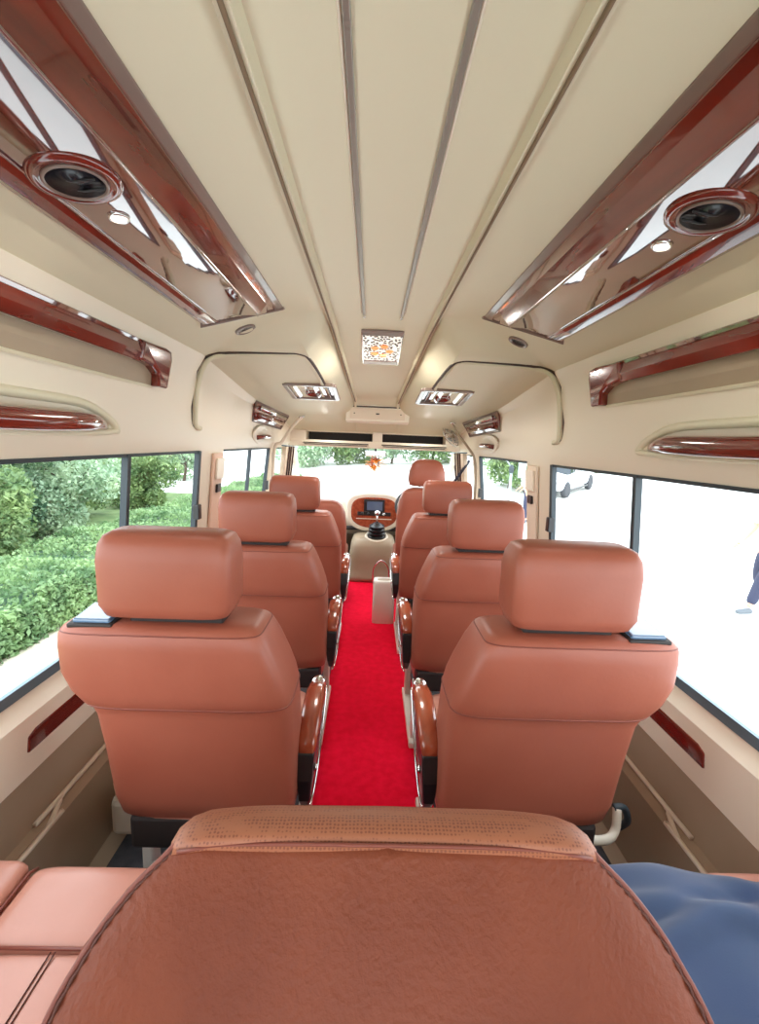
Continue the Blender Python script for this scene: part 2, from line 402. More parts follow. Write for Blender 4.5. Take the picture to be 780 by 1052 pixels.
# visors: long thin flaps under the beam
for sx, lab in ((-1, 'beige sun visor folded up above the passenger side of the windshield'), (1, "beige sun visor folded up above the driver's side of the windshield")):
    v = thing('sun_visor', lab, 'sun visor', (sx * .35, 3.985, 1.296))
    box('visor_flap', (0, .0, 0), (.60, .03, .030), M['cream'], v, .006, rot=(R(-8), 0, 0))
    tube('hinge_rod', [(-.29, -.022, .008), (.29, -.022, .008)], .004, M['gap'], v, 8)
    box('edge_strip', (0, -.018, -.006), (.56, .006, .006), M['gasket'], v, .001)
# B pillars: vertical cover panel with belt slot, between window 1 and 2
for sx in (-1, 1):
    lab = 'cream pillar cover with black belt slot on the %s wall between the windows' % ('left' if sx < 0 else 'right')
    t = thing('pillar_cover', lab, 'pillar cover', (sx * .86, 2.30, .66))
    def pc(y0, y1, z0, z1, d, th, m, nm):
        P = []
        for y in (y0, y1):
            for z in (z0, z1):
                for q in (0, th): P.append((sx * (wall_x(2.3, z) - d - q) - sx * .86, y - 2.30, z - .66))
        fs = [(0, 1, 3, 2), (4, 5, 7, 6), (0, 1, 5, 4), (2, 3, 7, 6), (0, 2, 6, 4), (1, 3, 7, 5)]
        o = mesh(nm, P, fs, m, t); mod_bevel(o, .004); return o
    pc(2.26, 2.40, .67, 1.235, .012, .014, M['pillar_pink'] if sx < 0 else M['curtain'], 'cover_panel')
    pc(2.28, 2.39, 1.10, 1.21, .027, .012, M['cream_light'], 'slider_block')
    pc(2.30, 2.36, 1.03, 1.075, .027, .012, M['black'], 'belt_slot')

# ceiling furniture ------------------------------------------------------
def ceil_z(x, y):
    P = prof(y); x = abs(x)
    for i in range(12, len(P) - 1):
        if P[i + 1][0] <= x + 1e-9 and x <= P[i][0]:
            t = (x - P[i][0]) / (P[i + 1][0] - P[i][0] + 1e-9); return lerp(P[i][1], P[i + 1][1], t)
    return P[12][1]
for sx in (-1, 1):
    side = 'left' if sx < 0 else 'right'
    st = thing('ceiling_strip', 'long thin grey metal strip on the %s of the ceiling centre' % side, 'ceiling strip', (sx * .084, 0, 1.88), 'ceiling metal strips')
    box('strip', (0, .58, -.0005), (.012, 2.95, .008), M['groove'], st, .002)
    tube('bead', [(sx * .010, -.87, .003), (sx * .010, 2.03, .003)], .0035, M['cream'], st, 8)
    tube('end_screw', [(0, 2.09, .005), (0, 2.09, -.004)], .006, M['chrome'], st, 12)
    tag(tube('ceiling_seam', [(sx * prof(y)[18][0] - sx * .007, y, prof(y)[18][1] - .0075) for y in (-.9, 0, 1, 2, 2.2, 2.6, 3.0, 3.3, 3.58)], .0042, M['seam'], None, 6),
        'long brown recessed seam line on the %s side of the centre ceiling panel' % side, 'ceiling seam')
    z1_, z2_ = ceil_z(.06, 2.95), ceil_z(.06, 3.45)
    s2 = tag(box('short_ceiling_strip', (sx * .06, 3.2, (z1_ + z2_) / 2 - .003), (.008, .5, .004), M['groove'], None, .001, rot=(math.atan2(z2_ - z1_, .5), 0, 0)),
             'short grey ceiling strip beyond the lattice lamp, %s one of the pair' % side, 'ceiling strip', 'ceiling metal strips')

# wood ceiling consoles: built along y, cross-section in x/z (left = -1)
def console(sx):
    side = 'left' if sx < 0 else 'right'
    t = thing('wooden_ceiling_panel', 'glossy walnut ceiling panel with a round vent hole above the %s seats' % side, 'ceiling panel', (0, 0, 0))
    y0 = -.55
    def plane(x): return lerp(1.838, 1.722, (x - .41) / .24)
    def yend(x): return lerp(1.86, 1.69, (x - .405) / .255)
    def strip(nm, secs, m):
        rings = []
        for y in (y0, .2, 1.0, 'a', 'b'):
            ring = []
            for x, z in secs:
                if y == 'a': ring.append(Vector((sx * x, yend(x) - .15, z)))
                elif y == 'b': ring.append(Vector((sx * x, yend(x), max(z, plane(x) - .006) if nm != 'bezel' else z)))
                else: ring.append(Vector((sx * x, y, z)))
            rings.append(ring)
        vs, fs = loft(rings, True, True); o = mesh(nm, vs, fs, m, t); mod_bevel(o, .002, 3); return o
    strip('bezel', [(.405, 1.852), (.403, 1.838), (.418, 1.826), (.655, 1.718), (.664, 1.722), (.66, 1.76), (.45, 1.852)], M['wood_edge'])
    strip('inner_band', [(.420, 1.835), (.421, 1.820), (.430, 1.800), (.457, 1.756), (.468, 1.764), (.46, 1.82)], M['wood'])
    strip('outer_band', [(.612, 1.738), (.606, 1.735), (.608, 1.730), (.620, 1.721), (.640, 1.713), (.652, 1.716), (.652, 1.74), (.63, 1.745)], M['wood'])
    ys = [lerp(y0, 1, i / 14) for i in range(15)] + ['a', 'b']
    vs, fs = [], []; nx = 13
    for y in ys:
        for j in range(nx):
            f = j / (nx - 1); x = lerp(.456, .610, f); yy = y if not isinstance(y, str) else yend(x) - (.15 if y == 'a' else 0)
            z = lerp(1.757, 1.731, f) - .0018 * math.sin(math.pi * f)
            if y == 'b': z = max(z, plane(x) - .004)
            vs.append((sx * x, yy, z))
    for i in range(len(ys) - 1):
        for j in range(nx - 1): fs.append((i * nx + j, (i + 1) * nx + j, (i + 1) * nx + j + 1, i * nx + j + 1))
    o = mesh('gloss_inset', vs, fs, M['wood_inset'], t, True)
    for xe in (.457, .607):
        zz = lerp(1.757, 1.731, (xe - .456) / .154) - .001
        tube('edge_bead', [(sx * xe, y0, zz), (sx * xe, yend(xe) - .15, zz)], .0035, M['wood_inset'], t, 8)
    e0, e1 = Vector((sx * .400, yend(.400) + .004, 1.842)), Vector((sx * .664, yend(.664) + .004, 1.718)); dd = Vector((0, .014, 0)); hh = Vector((0, 0, -.014))
    oe = mesh('end_bezel', [e0 - dd + hh, e0 + dd + hh * .3, e1 + dd + hh * .3, e1 - dd + hh, e0 - dd - hh, e0 + dd - hh, e1 + dd - hh, e1 - dd - hh], [(0, 1, 2, 3), (4, 5, 6, 7), (0, 1, 5, 4), (1, 2, 6, 5), (2, 3, 7, 6), (3, 0, 4, 7)], M['wood_edge'], t); mod_bevel(oe, .002)
    c = Vector((sx * .548, .83, 1.7405)); nr = Vector((sx * -.16, 0, -1)).normalized()
    ring = disc('vent_ring', c, nr, [(.072, -.004), (.071, .003), (.064, .007), (.058, .006), (.054, .004), (.051, .005), (.049, .003), (.047, -.002)], M['wood'], t, 40)
    lip = disc('vent_lip', c, nr, [(.050, .004), (.049, .008), (.045, .008), (.044, .002)], M['wood_edge'], ring, 36)
    hole = disc('vent_hole', c, nr, [(.046, .0055), (.040, .001), (.03, -.001), (.002, -.001)], M['hole'], ring, 36)
    for k in range(2):
        q = c + Vector((0, -.012 + .028 * k, 0)) + nr * .004
        tube('vane', [q + Vector((-.038, 0, 0)), q + Vector((0, .006, -.002)), q + Vector((.038, 0, 0))], .0022, M['black'], hole, 6)
    # reading light
    c2 = Vector((sx * .546, .955, 1.7410))
    rd = disc('reading_light', c2, nr, [(.020, -.004), (.020, .004), (.017, .006), (.015, .004)], M['chrome'], t, 28)
    disc('lens', c2, nr, [(.0155, .002), (.014, .006), (.001, .007)], M['led'], rd, 24)
console(-1); console(1)

# overhead duct seams, ring vents, screws
def duct(sx):
    side = 'left' if sx < 0 else 'right'
    P = lambda y, i: Vector((sx * prof(y)[i][0], y, prof(y)[i][1]))
    y = 2.06
    z15 = prof(2.12)[15]
    pts = [(sx * .828, 2.03, 1.358), (sx * .830, 1.99, 1.365), (sx * .827, 1.975, 1.40), (sx * .816, 1.975, 1.52), (sx * .798, 1.985, 1.605), (sx * .772, 2.02, 1.665), (sx * .72, 2.105, 1.700), (sx * .62, 2.11, 1.708), (sx * .46, 2.115, 1.714), (sx * .385, 2.125, 1.716),
           (sx * .345, 2.20, 1.706), (sx * .325, 2.45, 1.675), (sx * .315, 2.72, 1.640)]
    t = thing('overhead_duct_cover', 'cream overhead duct cover with dark rounded seam above the %s windows' % side, 'duct cover', (0, 0, 0))
    tube('gasket_seam', curve_pts(pts, 6), .0075, M['gasket'], t, 8)
    inner = [(p[0] - sx * .012 if i < 10 else p[0] + sx * .012, p[1] + .022, p[2] - .004) for i, p in enumerate(pts)]
    tube('rolled_edge', curve_pts(inner, 6), .011, M['ceil'], t, 10)
    for k, yy in enumerate((2.28, 2.55)):
        tube('screw_slot', [(sx * (prof(yy)[10][0] - .008), yy, 1.435), (sx * (prof(yy)[10][0] - .008), yy, 1.455)], .004, M['gasket'], t, 6)
    r = thing('ceiling_speaker', 'small oval dark vent in the ceiling beyond the %s wooden panel' % side, 'ceiling vent', (0, 0, 0))
    cx_, cy_ = .575, 1.925; e_ = .01
    gx, gy = (ceil_z(cx_ + e_, cy_) - ceil_z(cx_ - e_, cy_)) / (2 * e_), (ceil_z(cx_, cy_ + e_) - ceil_z(cx_, cy_ - e_)) / (2 * e_)
    nr = (sx * gx, gy, -1); c = Vector((sx * cx_, cy_, ceil_z(cx_, cy_))) + Vector(nr).normalized() * .006
    disc('outer_ring', c, nr, [(.044, -.003), (.043, .006), (.034, .008), (.031, .003)], M['wood_edge'], r, 28)
    disc('mesh_insert', c, nr, [(.032, .003), (.028, .001), (.001, .0)], M['gap'], r, 24)
duct(-1); duct(1)

# wood framed air outlets on the duct undersides, and lamps on the sides
def outlet(sx):
    side = 'left' if sx < 0 else 'right'
    xa, xb = .26, .545; ya, yb = 2.66, 3.02
    za, zb = ceil_z(.42, ya), ceil_z(.42, yb); ang = math.atan2(zb - za, yb - ya)
    t = thing('air_outlet', 'wood framed air outlet under the %s ceiling duct' % side, 'air outlet', (sx * .41, (ya + yb) / 2, (za + zb) / 2 - .004), 'wood framed air outlets')
    t.rotation_euler = (ang, 0, 0)
    w, l = xb - xa, yb - ya
    for (cx, cy, sx_, sy_) in ((0, -l / 2, w, .03), (0, l / 2, w, .03), (-w / 2, 0, .03, l), (w / 2, 0, .03, l)):
        box('frame', (cx, cy, -.006), (sx_, sy_, .02), M['wood_edge'], t, .004)
    box('backing', (0, 0, .003), (w, l, .006), M['wood'], t, .001)
    for k in range(4):
        box('louvre', (lerp(-w * .32, w * .32, k / 3), 0, -.006), (.028, l * .8, .004), M['wood'], t, .001, rot=(0, R(28 * (1 if k % 2 else -1)), 0))
    disc('nozzle', (0, .02, -.008), (0, -.2, -1), [(.05, -.004), (.048, .008), (.036, .010), (.03, .002), (.001, .0)], M['wood'], t, 24)
outlet(-1); outlet(1)
def quad_frame(p00, p10, p11, p01, e, th, m, nm, t, nrm):
    """rounded-corner bar frame around a quad"""
    return tube(nm, [p00, p10, p11, p01], e, m, t, 8, cyc=True)
def sidelamp(sx):
    side = 'left' if sx < 0 else 'right'
    def S(y, z):
        P = prof(y)
        for i in range(9, 13):
            if P[i][1] <= z <= P[i + 1][1]:
                return Vector((sx * (lerp(P[i][0], P[i + 1][0], (z - P[i][1]) / (P[i + 1][1] - P[i][1] + 1e-9)) - .006), y, z))
        return Vector((sx * P[12][0], y, z))
    t = thing('side_lamp', 'wood rimmed glossy lamp on the %s duct side ahead of the seam' % side, 'lamp', (0, 0, 0), 'side lamps')
    c = [S(2.93, 1.435), S(3.62, 1.405), S(3.62, 1.505), S(2.93, 1.555)]
    def inset(v, d=.01): return v - Vector((sx * d, 0, 0))
    o = mesh('backplate', c + [inset(v) for v in c], [(0, 1, 2, 3), (4, 5, 6, 7), (0, 1, 5, 4), (1, 2, 6, 5), (2, 3, 7, 6), (3, 0, 4, 7)], M['wood'], t)
    tube('rim', [inset(v, .010) for v in c], .009, M['wood_edge'], t, 8, cyc=True)
    a, b = lerp(c[0], c[3], .35), lerp(c[1], c[2], .35); a2, b2 = lerp(c[0], c[3], .75), lerp(c[1], c[2], .75)
    a, b, a2, b2 = lerp(a, b, .12), lerp(a, b, .9), lerp(a2, b2, .12), lerp(a2, b2, .9)
    tube('glass_rod', [inset(a2, .02), inset(b2, .02)], .016, M['chrome'], t, 10)
    tube('wood_rod', [inset(a, .02), inset(b, .02)], .018, M['wood_inset'], t, 10)
    # assist grip in a recess below
    g = thing('assist_grip', 'small walnut grip with oval cup above the second %s window' % side, 'grab handle', (0, 0, 0), 'short grips above the second windows')
    m_ = S(3.16, 1.345)
    w = Vector((-sx, 0, -.15))
    disc('cup', m_, w, [(.070, -.002), (.064, .008), (.056, .008), (.045, .001), (.001, .0)], M['cream_light'], g, 28, sx=3.2)
    tube('grip', curve_pts([S(3.05, 1.325) + Vector((-sx * .004, 0, 0)), S(3.12, 1.332) - Vector((sx * .03, 0, 0)), S(3.26, 1.334) - Vector((sx * .03, 0, 0)), S(3.33, 1.335) + Vector((-sx * .004, 0, 0))], 5), .016, M['wood'], g, 10)
sidelamp(-1); sidelamp(1)

# luggage rail (wood) and grab handle above window 1
def rail(sx):
    side = 'left' if sx < 0 else 'right'
    t = thing('wooden_wall_rail', 'glossy red-brown wooden rail along the %s wall above the windows' % side, 'wall rail', (0, 0, 0))
    def xw(z): 
        P = A
        for i in range(8, 13):
            if P[i][1] <= z <= P[i + 1][1]: return lerp(P[i][0], P[i + 1][0], (z - P[i][1]) / (P[i + 1][1] - P[i][1]))
        return .8
    def V(d, y, z): return Vector((sx * (xw(z) - d - .0095), y, z))
    y0 = -.6
    def strip(nm, sec, ya, yb, m, bev=.003):
        rings = [[V(d, y, z) for d, z in sec] for y in (ya, lerp(ya, yb, .5), yb)]
        vs, fs = loft(rings); o = mesh(nm, vs, fs, m, t); mod_bevel(o, bev, 3); return o
    strip('face_board', [(-.002, 1.555), (.022, 1.548), (.030, 1.575), (.022, 1.603), (-.002, 1.610)], y0, 1.62, M['wood'])
    strip('top_edge', [(-.002, 1.608), (.020, 1.602), (.018, 1.614), (-.002, 1.622)], y0, 1.63, M['wood_inset'], .002)
    # end bracket, bending down
    pts = [V(0, 1.46, 1.552), V(0, 1.54, 1.545), V(0, 1.585, 1.525), V(0, 1.60, 1.485), V(0, 1.665, 1.485), V(0, 1.665, 1.585), V(0, 1.645, 1.612), V(0, 1.60, 1.616), V(0, 1.46, 1.61)]
    n = len(pts); vs = [p + Vector((sx * .003, 0, 0)) for p in pts] + [p - Vector((sx * .032, 0, 0)) for p in pts]
    o = mesh('end_bracket', vs, [tuple(range(n)), tuple(range(n, 2 * n))] + [(i, (i + 1) % n, n + (i + 1) % n, n + i) for i in range(n)], M['wood'], t); mod_bevel(o, .007, 3)
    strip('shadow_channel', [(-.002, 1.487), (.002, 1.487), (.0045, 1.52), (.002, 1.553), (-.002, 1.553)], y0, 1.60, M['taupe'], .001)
    strip('lower_lip', [(-.002, 1.480), (.006, 1.478), (.008, 1.486), (-.002, 1.490)], y0, 1.60, M['ceil'], .001)
    g = thing('walnut_grab_bar', 'dark walnut grab handle in a cream recess above the %s window' % side, 'grab handle', (0, 0, 0), 'long grab handles')
    pp = curve_pts([V(.004, 1.34, 1.338), V(.022, 1.27, 1.346), V(.040, 1.16, 1.345), V(.046, 1.0, 1.342), V(.046, .7, 1.342), V(.040, .5, 1.345), V(.004, .36, 1.34)], 5)
    rings = []
    for i, p in enumerate(pp):
        f = min(i, len(pp) - 1 - i) / 7.0; f = min(1, f); rz = lerp(.012, .025, f); rx = lerp(.008, .015, f)
        rings.append([p + Vector((sx * rx * math.cos(a), 0, rz * math.sin(a))) for a in [2 * math.pi * k / 12 for k in range(12)]])
    vs, fs = loft(rings); mesh('handle_bar', vs, fs, M['wood'], g, True)
    # recess: raised lip arch plus end flare
    tube('recess_lip', curve_pts([V(-.001, 1.40, 1.328), V(.000, 1.36, 1.358), V(.000, 1.24, 1.395), V(.001, 1.02, 1.400), V(.001, .7, 1.400), V(.001, .45, 1.39), V(.0, .33, 1.34)], 6), .013, M['ceil'], g, 10)
    tube('lower_lip', curve_pts([V(.002, 1.40, 1.325), V(.010, 1.25, 1.317), V(.014, 1.0, 1.315), V(.014, .5, 1.315)], 5), .009, M['ceil'], g, 10)
rail(-1); rail(1)

# lower wall trims
for sx in (-1, 1):
    side = 'left' if sx < 0 else 'right'
    o = prism('wall_trim_strip', [(1.0, .522), (1.005, .562), (1.03, .572), (3.5, .572), (3.5, .517)], 'x', sx * .855, sx * .874, M['wood'], None, .003)
    tag(o, 'dark red-brown wooden trim strip under the %s window sill' % side, 'trim strip')
    nt_i = 9 if sx < 0 else 10
    # mouldings on the lower wall
    struct(tube('trim_%d' % nt_i, curve_pts([(sx * .851, -.6, .279), (sx * .851, .95, .279), (sx * .853, 1.04, .281), (sx * .8695, 1.12, .300), (sx * .8705, 1.2, .302), (sx * .8705, 3.6, .302)], 4), .007, M['cream']))

# centre lattice lamp
zc0, zc1 = ceil_z(.05, 2.27), ceil_z(.05, 2.75)
ang = math.atan2(zc1 - zc0, .48)
t = thing('lattice_lamp', 'rectangular lattice ceiling lamp with amber glow on the ceiling centre line', 'ceiling lamp', (0.005, 2.51, (zc0 + zc1) / 2 - .004))
t.rotation_euler = (ang, 0, 0)
box('lattice_panel', (0, 0, -.004), (.20, .44, .008), M['lattice'], t, .002)
for cy in (-.215, .215): box('end_band', (0, cy, -.006), (.212, .055, .014), M['wood_edge'], t, .003)
for cx in (-.103, .103): box('side_rim', (cx, 0, -.006), (.008, .47, .014), M['chrome'], t, .002)
for k in range(5):
    a = k * 1.2566; disc('amber_bulb', (.0 + .045 * math.cos(a), .03 + .07 * math.sin(a), -.008), (0, 0, -1), [(.024, -.001), (.016, .007), (.001, .009)], M['amber'], t, 12)
# control box at the end of the ceiling panel
t = thing('roof_control_box', 'pale rectangular roof box at the front end of the ceiling', 'roof box', (0.01, 3.66, 1.565))
t.rotation_euler = (R(-8), 0, 0)
box('housing', (0, .05, 0), (.52, .10, .145), M['cream_light'], t, .008)
box('front_panel', (0, -.002, -.012), (.45, .008, .085), M['curtain'], t, .003)
box('slot', (0, -.004, .045), (.45, .008, .010), M['gasket'], t, .002)
box('button', (0, -.008, -.012), (.028, .006, .01), M['gap'], t, .001)
for x in (-.19, .19): tube('screw', [(x, -.010, -.012), (x, .0, -.012)], .005, M['gasket'], t, 8)
# cab spots
for sx in (-1, 1):
    t = thing('cab_spotlight', 'small dark rimmed round spotlight on the header, %s one' % ('left' if sx < 0 else 'right'), 'spotlight', (sx * .41, 3.83, 1.488), 'header spotlights')
    nr = (0, -.6, -1)
    disc('rim', (0, 0, 0), nr, [(.038, -.008), (.036, .008), (.028, .010)], M['chrome'], t, 24)
    disc('lens', (0, -.004, -.004), nr, [(.026, .0), (.02, .008), (.001, .010)], M['led'], t, 20)
    disc('hood', (0, .0, .022), nr, [(.036, -.002), (.034, .010), (.02, .014), (.001, .014)], M['gap'], t, 20)

# hoops / grab poles at the front partition
o = thing('grab_pole', 'slanted chrome-tan grab pole at the left front pillar', 'grab pole')
tube('pole', curve_pts([(-.60, 3.60, 1.50), (-.66, 3.56, 1.43), (-.735, 3.50, 1.30), (-.80, 3.50, 1.20), (-.81, 3.5, .5)], 5), .013, M['curtain'], o, 10)
disc('flange', (-.60, 3.6, 1.505), (.3, 0, -1), [(.028, -.004), (.026, .008), (.014, .010)], M['chrome'], o, 16)
o = thing('partition_pole', 'thin beige partition pole curving down the right front pillar', 'grab pole')
tube('pole', curve_pts([(.62, 3.60, 1.50), (.66, 3.56, 1.42), (.73, 3.5, 1.32), (.79, 3.48, 1.22), (.81, 3.48, 1.0), (.815, 3.48, .5)], 5), .010, M['taupe'], o, 10)
disc('flange', (.62, 3.6, 1.505), (-.3, 0, -1), [(.026, -.004), (.024, .008), (.012, .010)], M['chrome'], o, 16)

# curtains folded at the cab side windows
def curtain(sx):
    side = 'left' if sx < 0 else 'right'
    t = thing('folded_curtain', 'cream curtain with dark stripes gathered at the %s cab window' % side, 'curtain', (sx * .79, 3.66, .8), 'gathered cab curtains')
    vs, fs = [], []; n = 40
    for k, z in enumerate((-.1, .12, .30, .46)):
        for i in range(n + 1):
            u = i / n; vs.append((sx * (-.02 - .02 * math.cos(u * math.pi * 10)) + sx * (.04 - .10 * (z + .1)), u * .34, z))
    for k in range(3):
        for i in range(n): fs.append((k * (n + 1) + i, k * (n + 1) + i + 1, (k + 1) * (n + 1) + i + 1, (k + 1) * (n + 1) + i))
    o = mesh('cloth', vs, fs, M['curtain'], t, True); o.modifiers.new('t', 'SOLIDIFY').thickness = .003
    for y in (.10, .20, .31):
        p = [(sx * (.02 - .10 * (z + .1)) - sx * .03, y, z) for z in (-.1, .2, .46)]
        tube('dark_stripe', p, .007, M['drape_dark'], t, 6)
    tube('curtain_rail', [(-sx * .03, -.02, .47), (-sx * .03, .74, .45)], .006, M['alu'], t, 8)
curtain(-1); curtain(1)

# fan
t = thing('cab_fan', 'small chrome caged fan tilted beside the right header', 'fan', (.655, 3.86, 1.41))
t.rotation_euler = (R(-28), R(38), R(30))
for k in range(5):
    r = .028 + .022 * k; h = -.026 + .0065 * k
    tube('cage_ring', [(r * math.cos(a), h, .7 * r * math.sin(a)) for a in [2 * math.pi * q / 24 for q in range(24)]], .0022 if k < 4 else .005, M['chrome'], t, 6, cyc=True)
for k in range(12):
    a = 2 * math.pi * k / 12
    tube('cage_wire', [(.01 * math.cos(a), -.03, .007 * math.sin(a)), (.07 * math.cos(a), -.02, .05 * math.sin(a)), (.116 * math.cos(a), 0, .082 * math.sin(a))], .0016, M['chrome'], t, 5)
for k in range(4):
    a = 2 * math.pi * k / 4; c, s = math.cos(a), math.sin(a)
    vs = [(.012 * c, -.006, .012 * s * .8), (.07 * c - .03 * s, -.012, .055 * s + .02 * c), (.095 * c, .0, .066 * s), (.07 * c + .025 * s, .010, .055 * s - .018 * c)]
    o = mesh('blade', vs, [(0, 1, 2, 3)], M['post'], t); o.modifiers.new('t', 'SOLIDIFY').thickness = .003
disc('motor', (0, 0, 0), (0, 1, 0), [(.001, -.03), (.024, -.028), (.03, .0), (.03, .03), (.02, .05), (.001, .055)], M['taupe'], t, 20)
tube('bracket', [(0, .045, 0), (.0, .06, .05), (.02, .07, .10)], .010, M['gasket'], t, 8)

# driver seat belt
o = tag(tube('seat_belt', [(.80, 3.72, 1.20), (.70, 3.62, 1.08), (.60, 3.50, .97), (.50, 3.44, .80)], .016, M['dark_belt'], None, 4), "dark seat belt strap slanting down behind the driver's seat", 'seat belt')

# rear view mirror + hanging ornament
t = thing('rear_view_mirror', 'small dark rear view mirror at the top centre of the windshield', 'mirror', (0.01, 4.26, 1.24))
box('mirror_head', (.0, .0, -.02), (.20, .03, .05), M['chrome'], t, .008)
box('backing', (0, .016, -.02), (.21, .02, .056), M['black'], t, .008)
tube('stem', [(0, .01, 0), (0, .02, .05)], .010, M['black'], t, 8)
t = thing('hanging_ornament', 'orange and yellow flower ornament hanging from the rear view mirror', 'ornament', (0.01, 4.21, 1.12))
random.seed(3)
vs, fs = [], []
for k in range(90):
    a = random.uniform(0, 2 * math.pi); b = random.uniform(-1, 1); rr = .035 + .055 * random.random()
    d = Vector((math.cos(a) * math.sqrt(1 - b * b) * 1.15, math.sin(a) * math.sqrt(1 - b * b) * .6, b * .75)); p = d * rr
    s = d.cross(Vector((.3, .2, 1))).normalized() * .012; u = d.cross(s).normalized() * .012; i = len(vs)
    vs += [p * .4, p + s, p * 1.25, p - s]; fs.append((i, i + 1, i + 2, i + 3))
o = mesh('petals', vs, fs, M['flower'], t); o['kind'] = 'stuff'
tube('cord', [(0, 0, .04), (0, .02, .12)], .003, M['drape_dark'], t, 6)
disc('bead', (0, 0, .05), (0, 0, 1), [(.001, -.022), (.02, -.012), (.024, 0), (.018, .014), (.001, .02)], M['wood_arm'], t, 16)
for sx in (-1, 1): tube('tassel', [(sx * .028, .0, .09), (sx * .034, 0, .03), (sx * .03, 0, -.02)], [.004, .011, .004], M['tan_cloth'] if sx < 0 else M['post'], t, 8)

# dashboard -----------------------------------------------------------------
t = thing('dashboard', 'cream dashboard with brown centre stack under the windshield', 'dashboard', (0, 4.5, 0))
pr = [(.02, .42), (-.02, .50), (0, .70), (.06, .79), (.16, .80), (.58, .70), (.60, .35), (.1, .35)]
def dash_ring(x, s): return [Vector((x, y, .35 + (z - .35) * s)) for y, z in pr]
vs, fs = loft([dash_ring(-.84, .92), dash_ring(-.3, .95), dash_ring(.02, 1.0), dash_ring(.3, 1.02), dash_ring(.84, 1.04)])
o = mesh('body', vs, fs, M['cream'], t, True); mod_bevel(o, .02, 3)
def roundshape(cx, cz, pts): return [(cx + a, cz + b) for a, b in pts]
def oval(hx, hzt, hzb, n=40, p=3.2, taper=.0):
    out = []
    for i in range(n):
        a = 2 * math.pi * i / n; c, s = math.cos(a), math.sin(a)
        x = hx * math.copysign(abs(c) ** (2 / p), c); z = (hzt if s > 0 else hzb) * math.copysign(abs(s) ** (2 / p), s)
        x *= 1 - taper * (1 if s < 0 else -.0) * abs(s) ** 2
        out.append((x, z))
    return out
prism('stack_surround', roundshape(.02, .62, oval(.285, .20, .20, taper=.22)), 'y', -.085, .08, M['cream_light'], t, .02, False)
cs = prism('centre_stack', roundshape(.02, .62, oval(.235, .155, .160, taper=.25)), 'y', -.098, -.06, M['wood_arm'], t, .008)
box('radio', (.02, -.102, .692), (.21, .012, .125), M['black'], cs, .004)
box('display', (.025, -.110, .690), (.16, .006, .088), M['screen'], cs, .002)
box('control_bezel', (.02, -.101, .608), (.34, .008, .040), M['gap'], cs, .006)
for x in (-.10, -.04, .06, .12): disc('knob', (x, -.104, .608), (0, -1, 0), [(.015, 0), (.014, .012), (.001, .013)], M['chrome'] if x > 0 else M['black'], cs, 16)
box('shelf_line', (.02, -.099, .555), (.36, .006, .008), M['cream'], cs, .002)
for x in (-.62, .62): box('air_vent', (x, -.02, .68), (.16, .012, .07), M['black'], t, .01)
tube('base_gap', [(-.30, -.02, .44), (.34, -.02, .44)], .022, M['gap'], t, 6)
# tan cap on dashboard top
o = tag(prism('dashboard_mat', [(-.12, 4.60), (.42, 4.60), (.46, 4.95), (-.16, 4.95)], 'z', .775, .80, M['curtain'], None, .012), 'tan mat lying on the dashboard above the centre stack', 'mat')
# instrument wheel
t = thing('steering_wheel', 'dark steering wheel ahead of the driver seat', 'steering wheel', (.42, 4.22, .72)); t.rotation_euler = (R(55), 0, 0)
tube('rim', [(.19 * math.cos(a), .19 * math.sin(a), 0) for a in [2 * math.pi * q / 36 for q in range(36)]], .015, M['black'], t, 10, cyc=True)
for a in (R(90), R(210), R(330)): tube('spoke', [(0, 0, -.02), (.18 * math.cos(a), .18 * math.sin(a), 0)], .012, M['black'], t, 8)
disc('hub', (0, 0, -.02), (0, 0, 1), [(.001, -.03), (.06, -.02), (.055, .02), (.001, .03)], M['black'], t, 20)
tube('column', [(0, 0, -.04), (0, 0, -.36)], .03, M['black'], t, 12)

# engine cover hump --------------------------------------------------------
t = thing('engine_cover', 'taupe moulded engine cover between the two front seats', 'engine cover', (0, 4.02, 0))
def ring(z, x0, x1, y0, y1, p): return sell(x0, x1, y0, y1, z, p, 36)
vs, fs = loft([ring(0.005, -.24, .27, 0.0, .50, 7), ring(.05, -.24, .27, 0.0, .50, 7), ring(.06, -.225, .255, .012, .50, 6), ring(.20, -.215, .25, .03, .50, 6), ring(.33, -.20, .24, .06, .50, 5), ring(.385, -.18, .225, .09, .49, 4.5), ring(.405, -.14, .19, .14, .47, 4), ring(.41, -.04, .08, .22, .42, 3)])
mesh('cover', vs, fs, M['taupe'], t, True)
disc('boot_collar', (.05, .20, .40), (0, -.35, 1), [(.115, -.02), (.115, .012), (.106, .03), (.098, .030), (.092, .012)], M['cream_light'], t, 28)
t2 = thing('gear_lever', 'gear lever with black bellows boot and chrome knob on the engine cover', 'gear lever', (.05, 4.22, .415))
pf = []
for k in range(4): pf += [(.088 - k * .0050, k * .034), (.090 - k * .0050, k * .034 + .010), (.066 - k * .0050, k * .034 + .022)]
disc('bellows_boot', (0, 0, 0), (0, -.15, 1), pf + [(.030, .140)], M['black'], t2, 24, smooth=False)
tube('lever', [(0, -.01, .11), (.0, -.02, .22)], .009, M['chrome'], t2, 8)
disc('knob', (0, -.025, .235), (0, 0, 1), [(.001, -.030), (.022, -.018), (.030, .0), (.022, .018), (.001, .026)], M['chrome'], t2, 16)
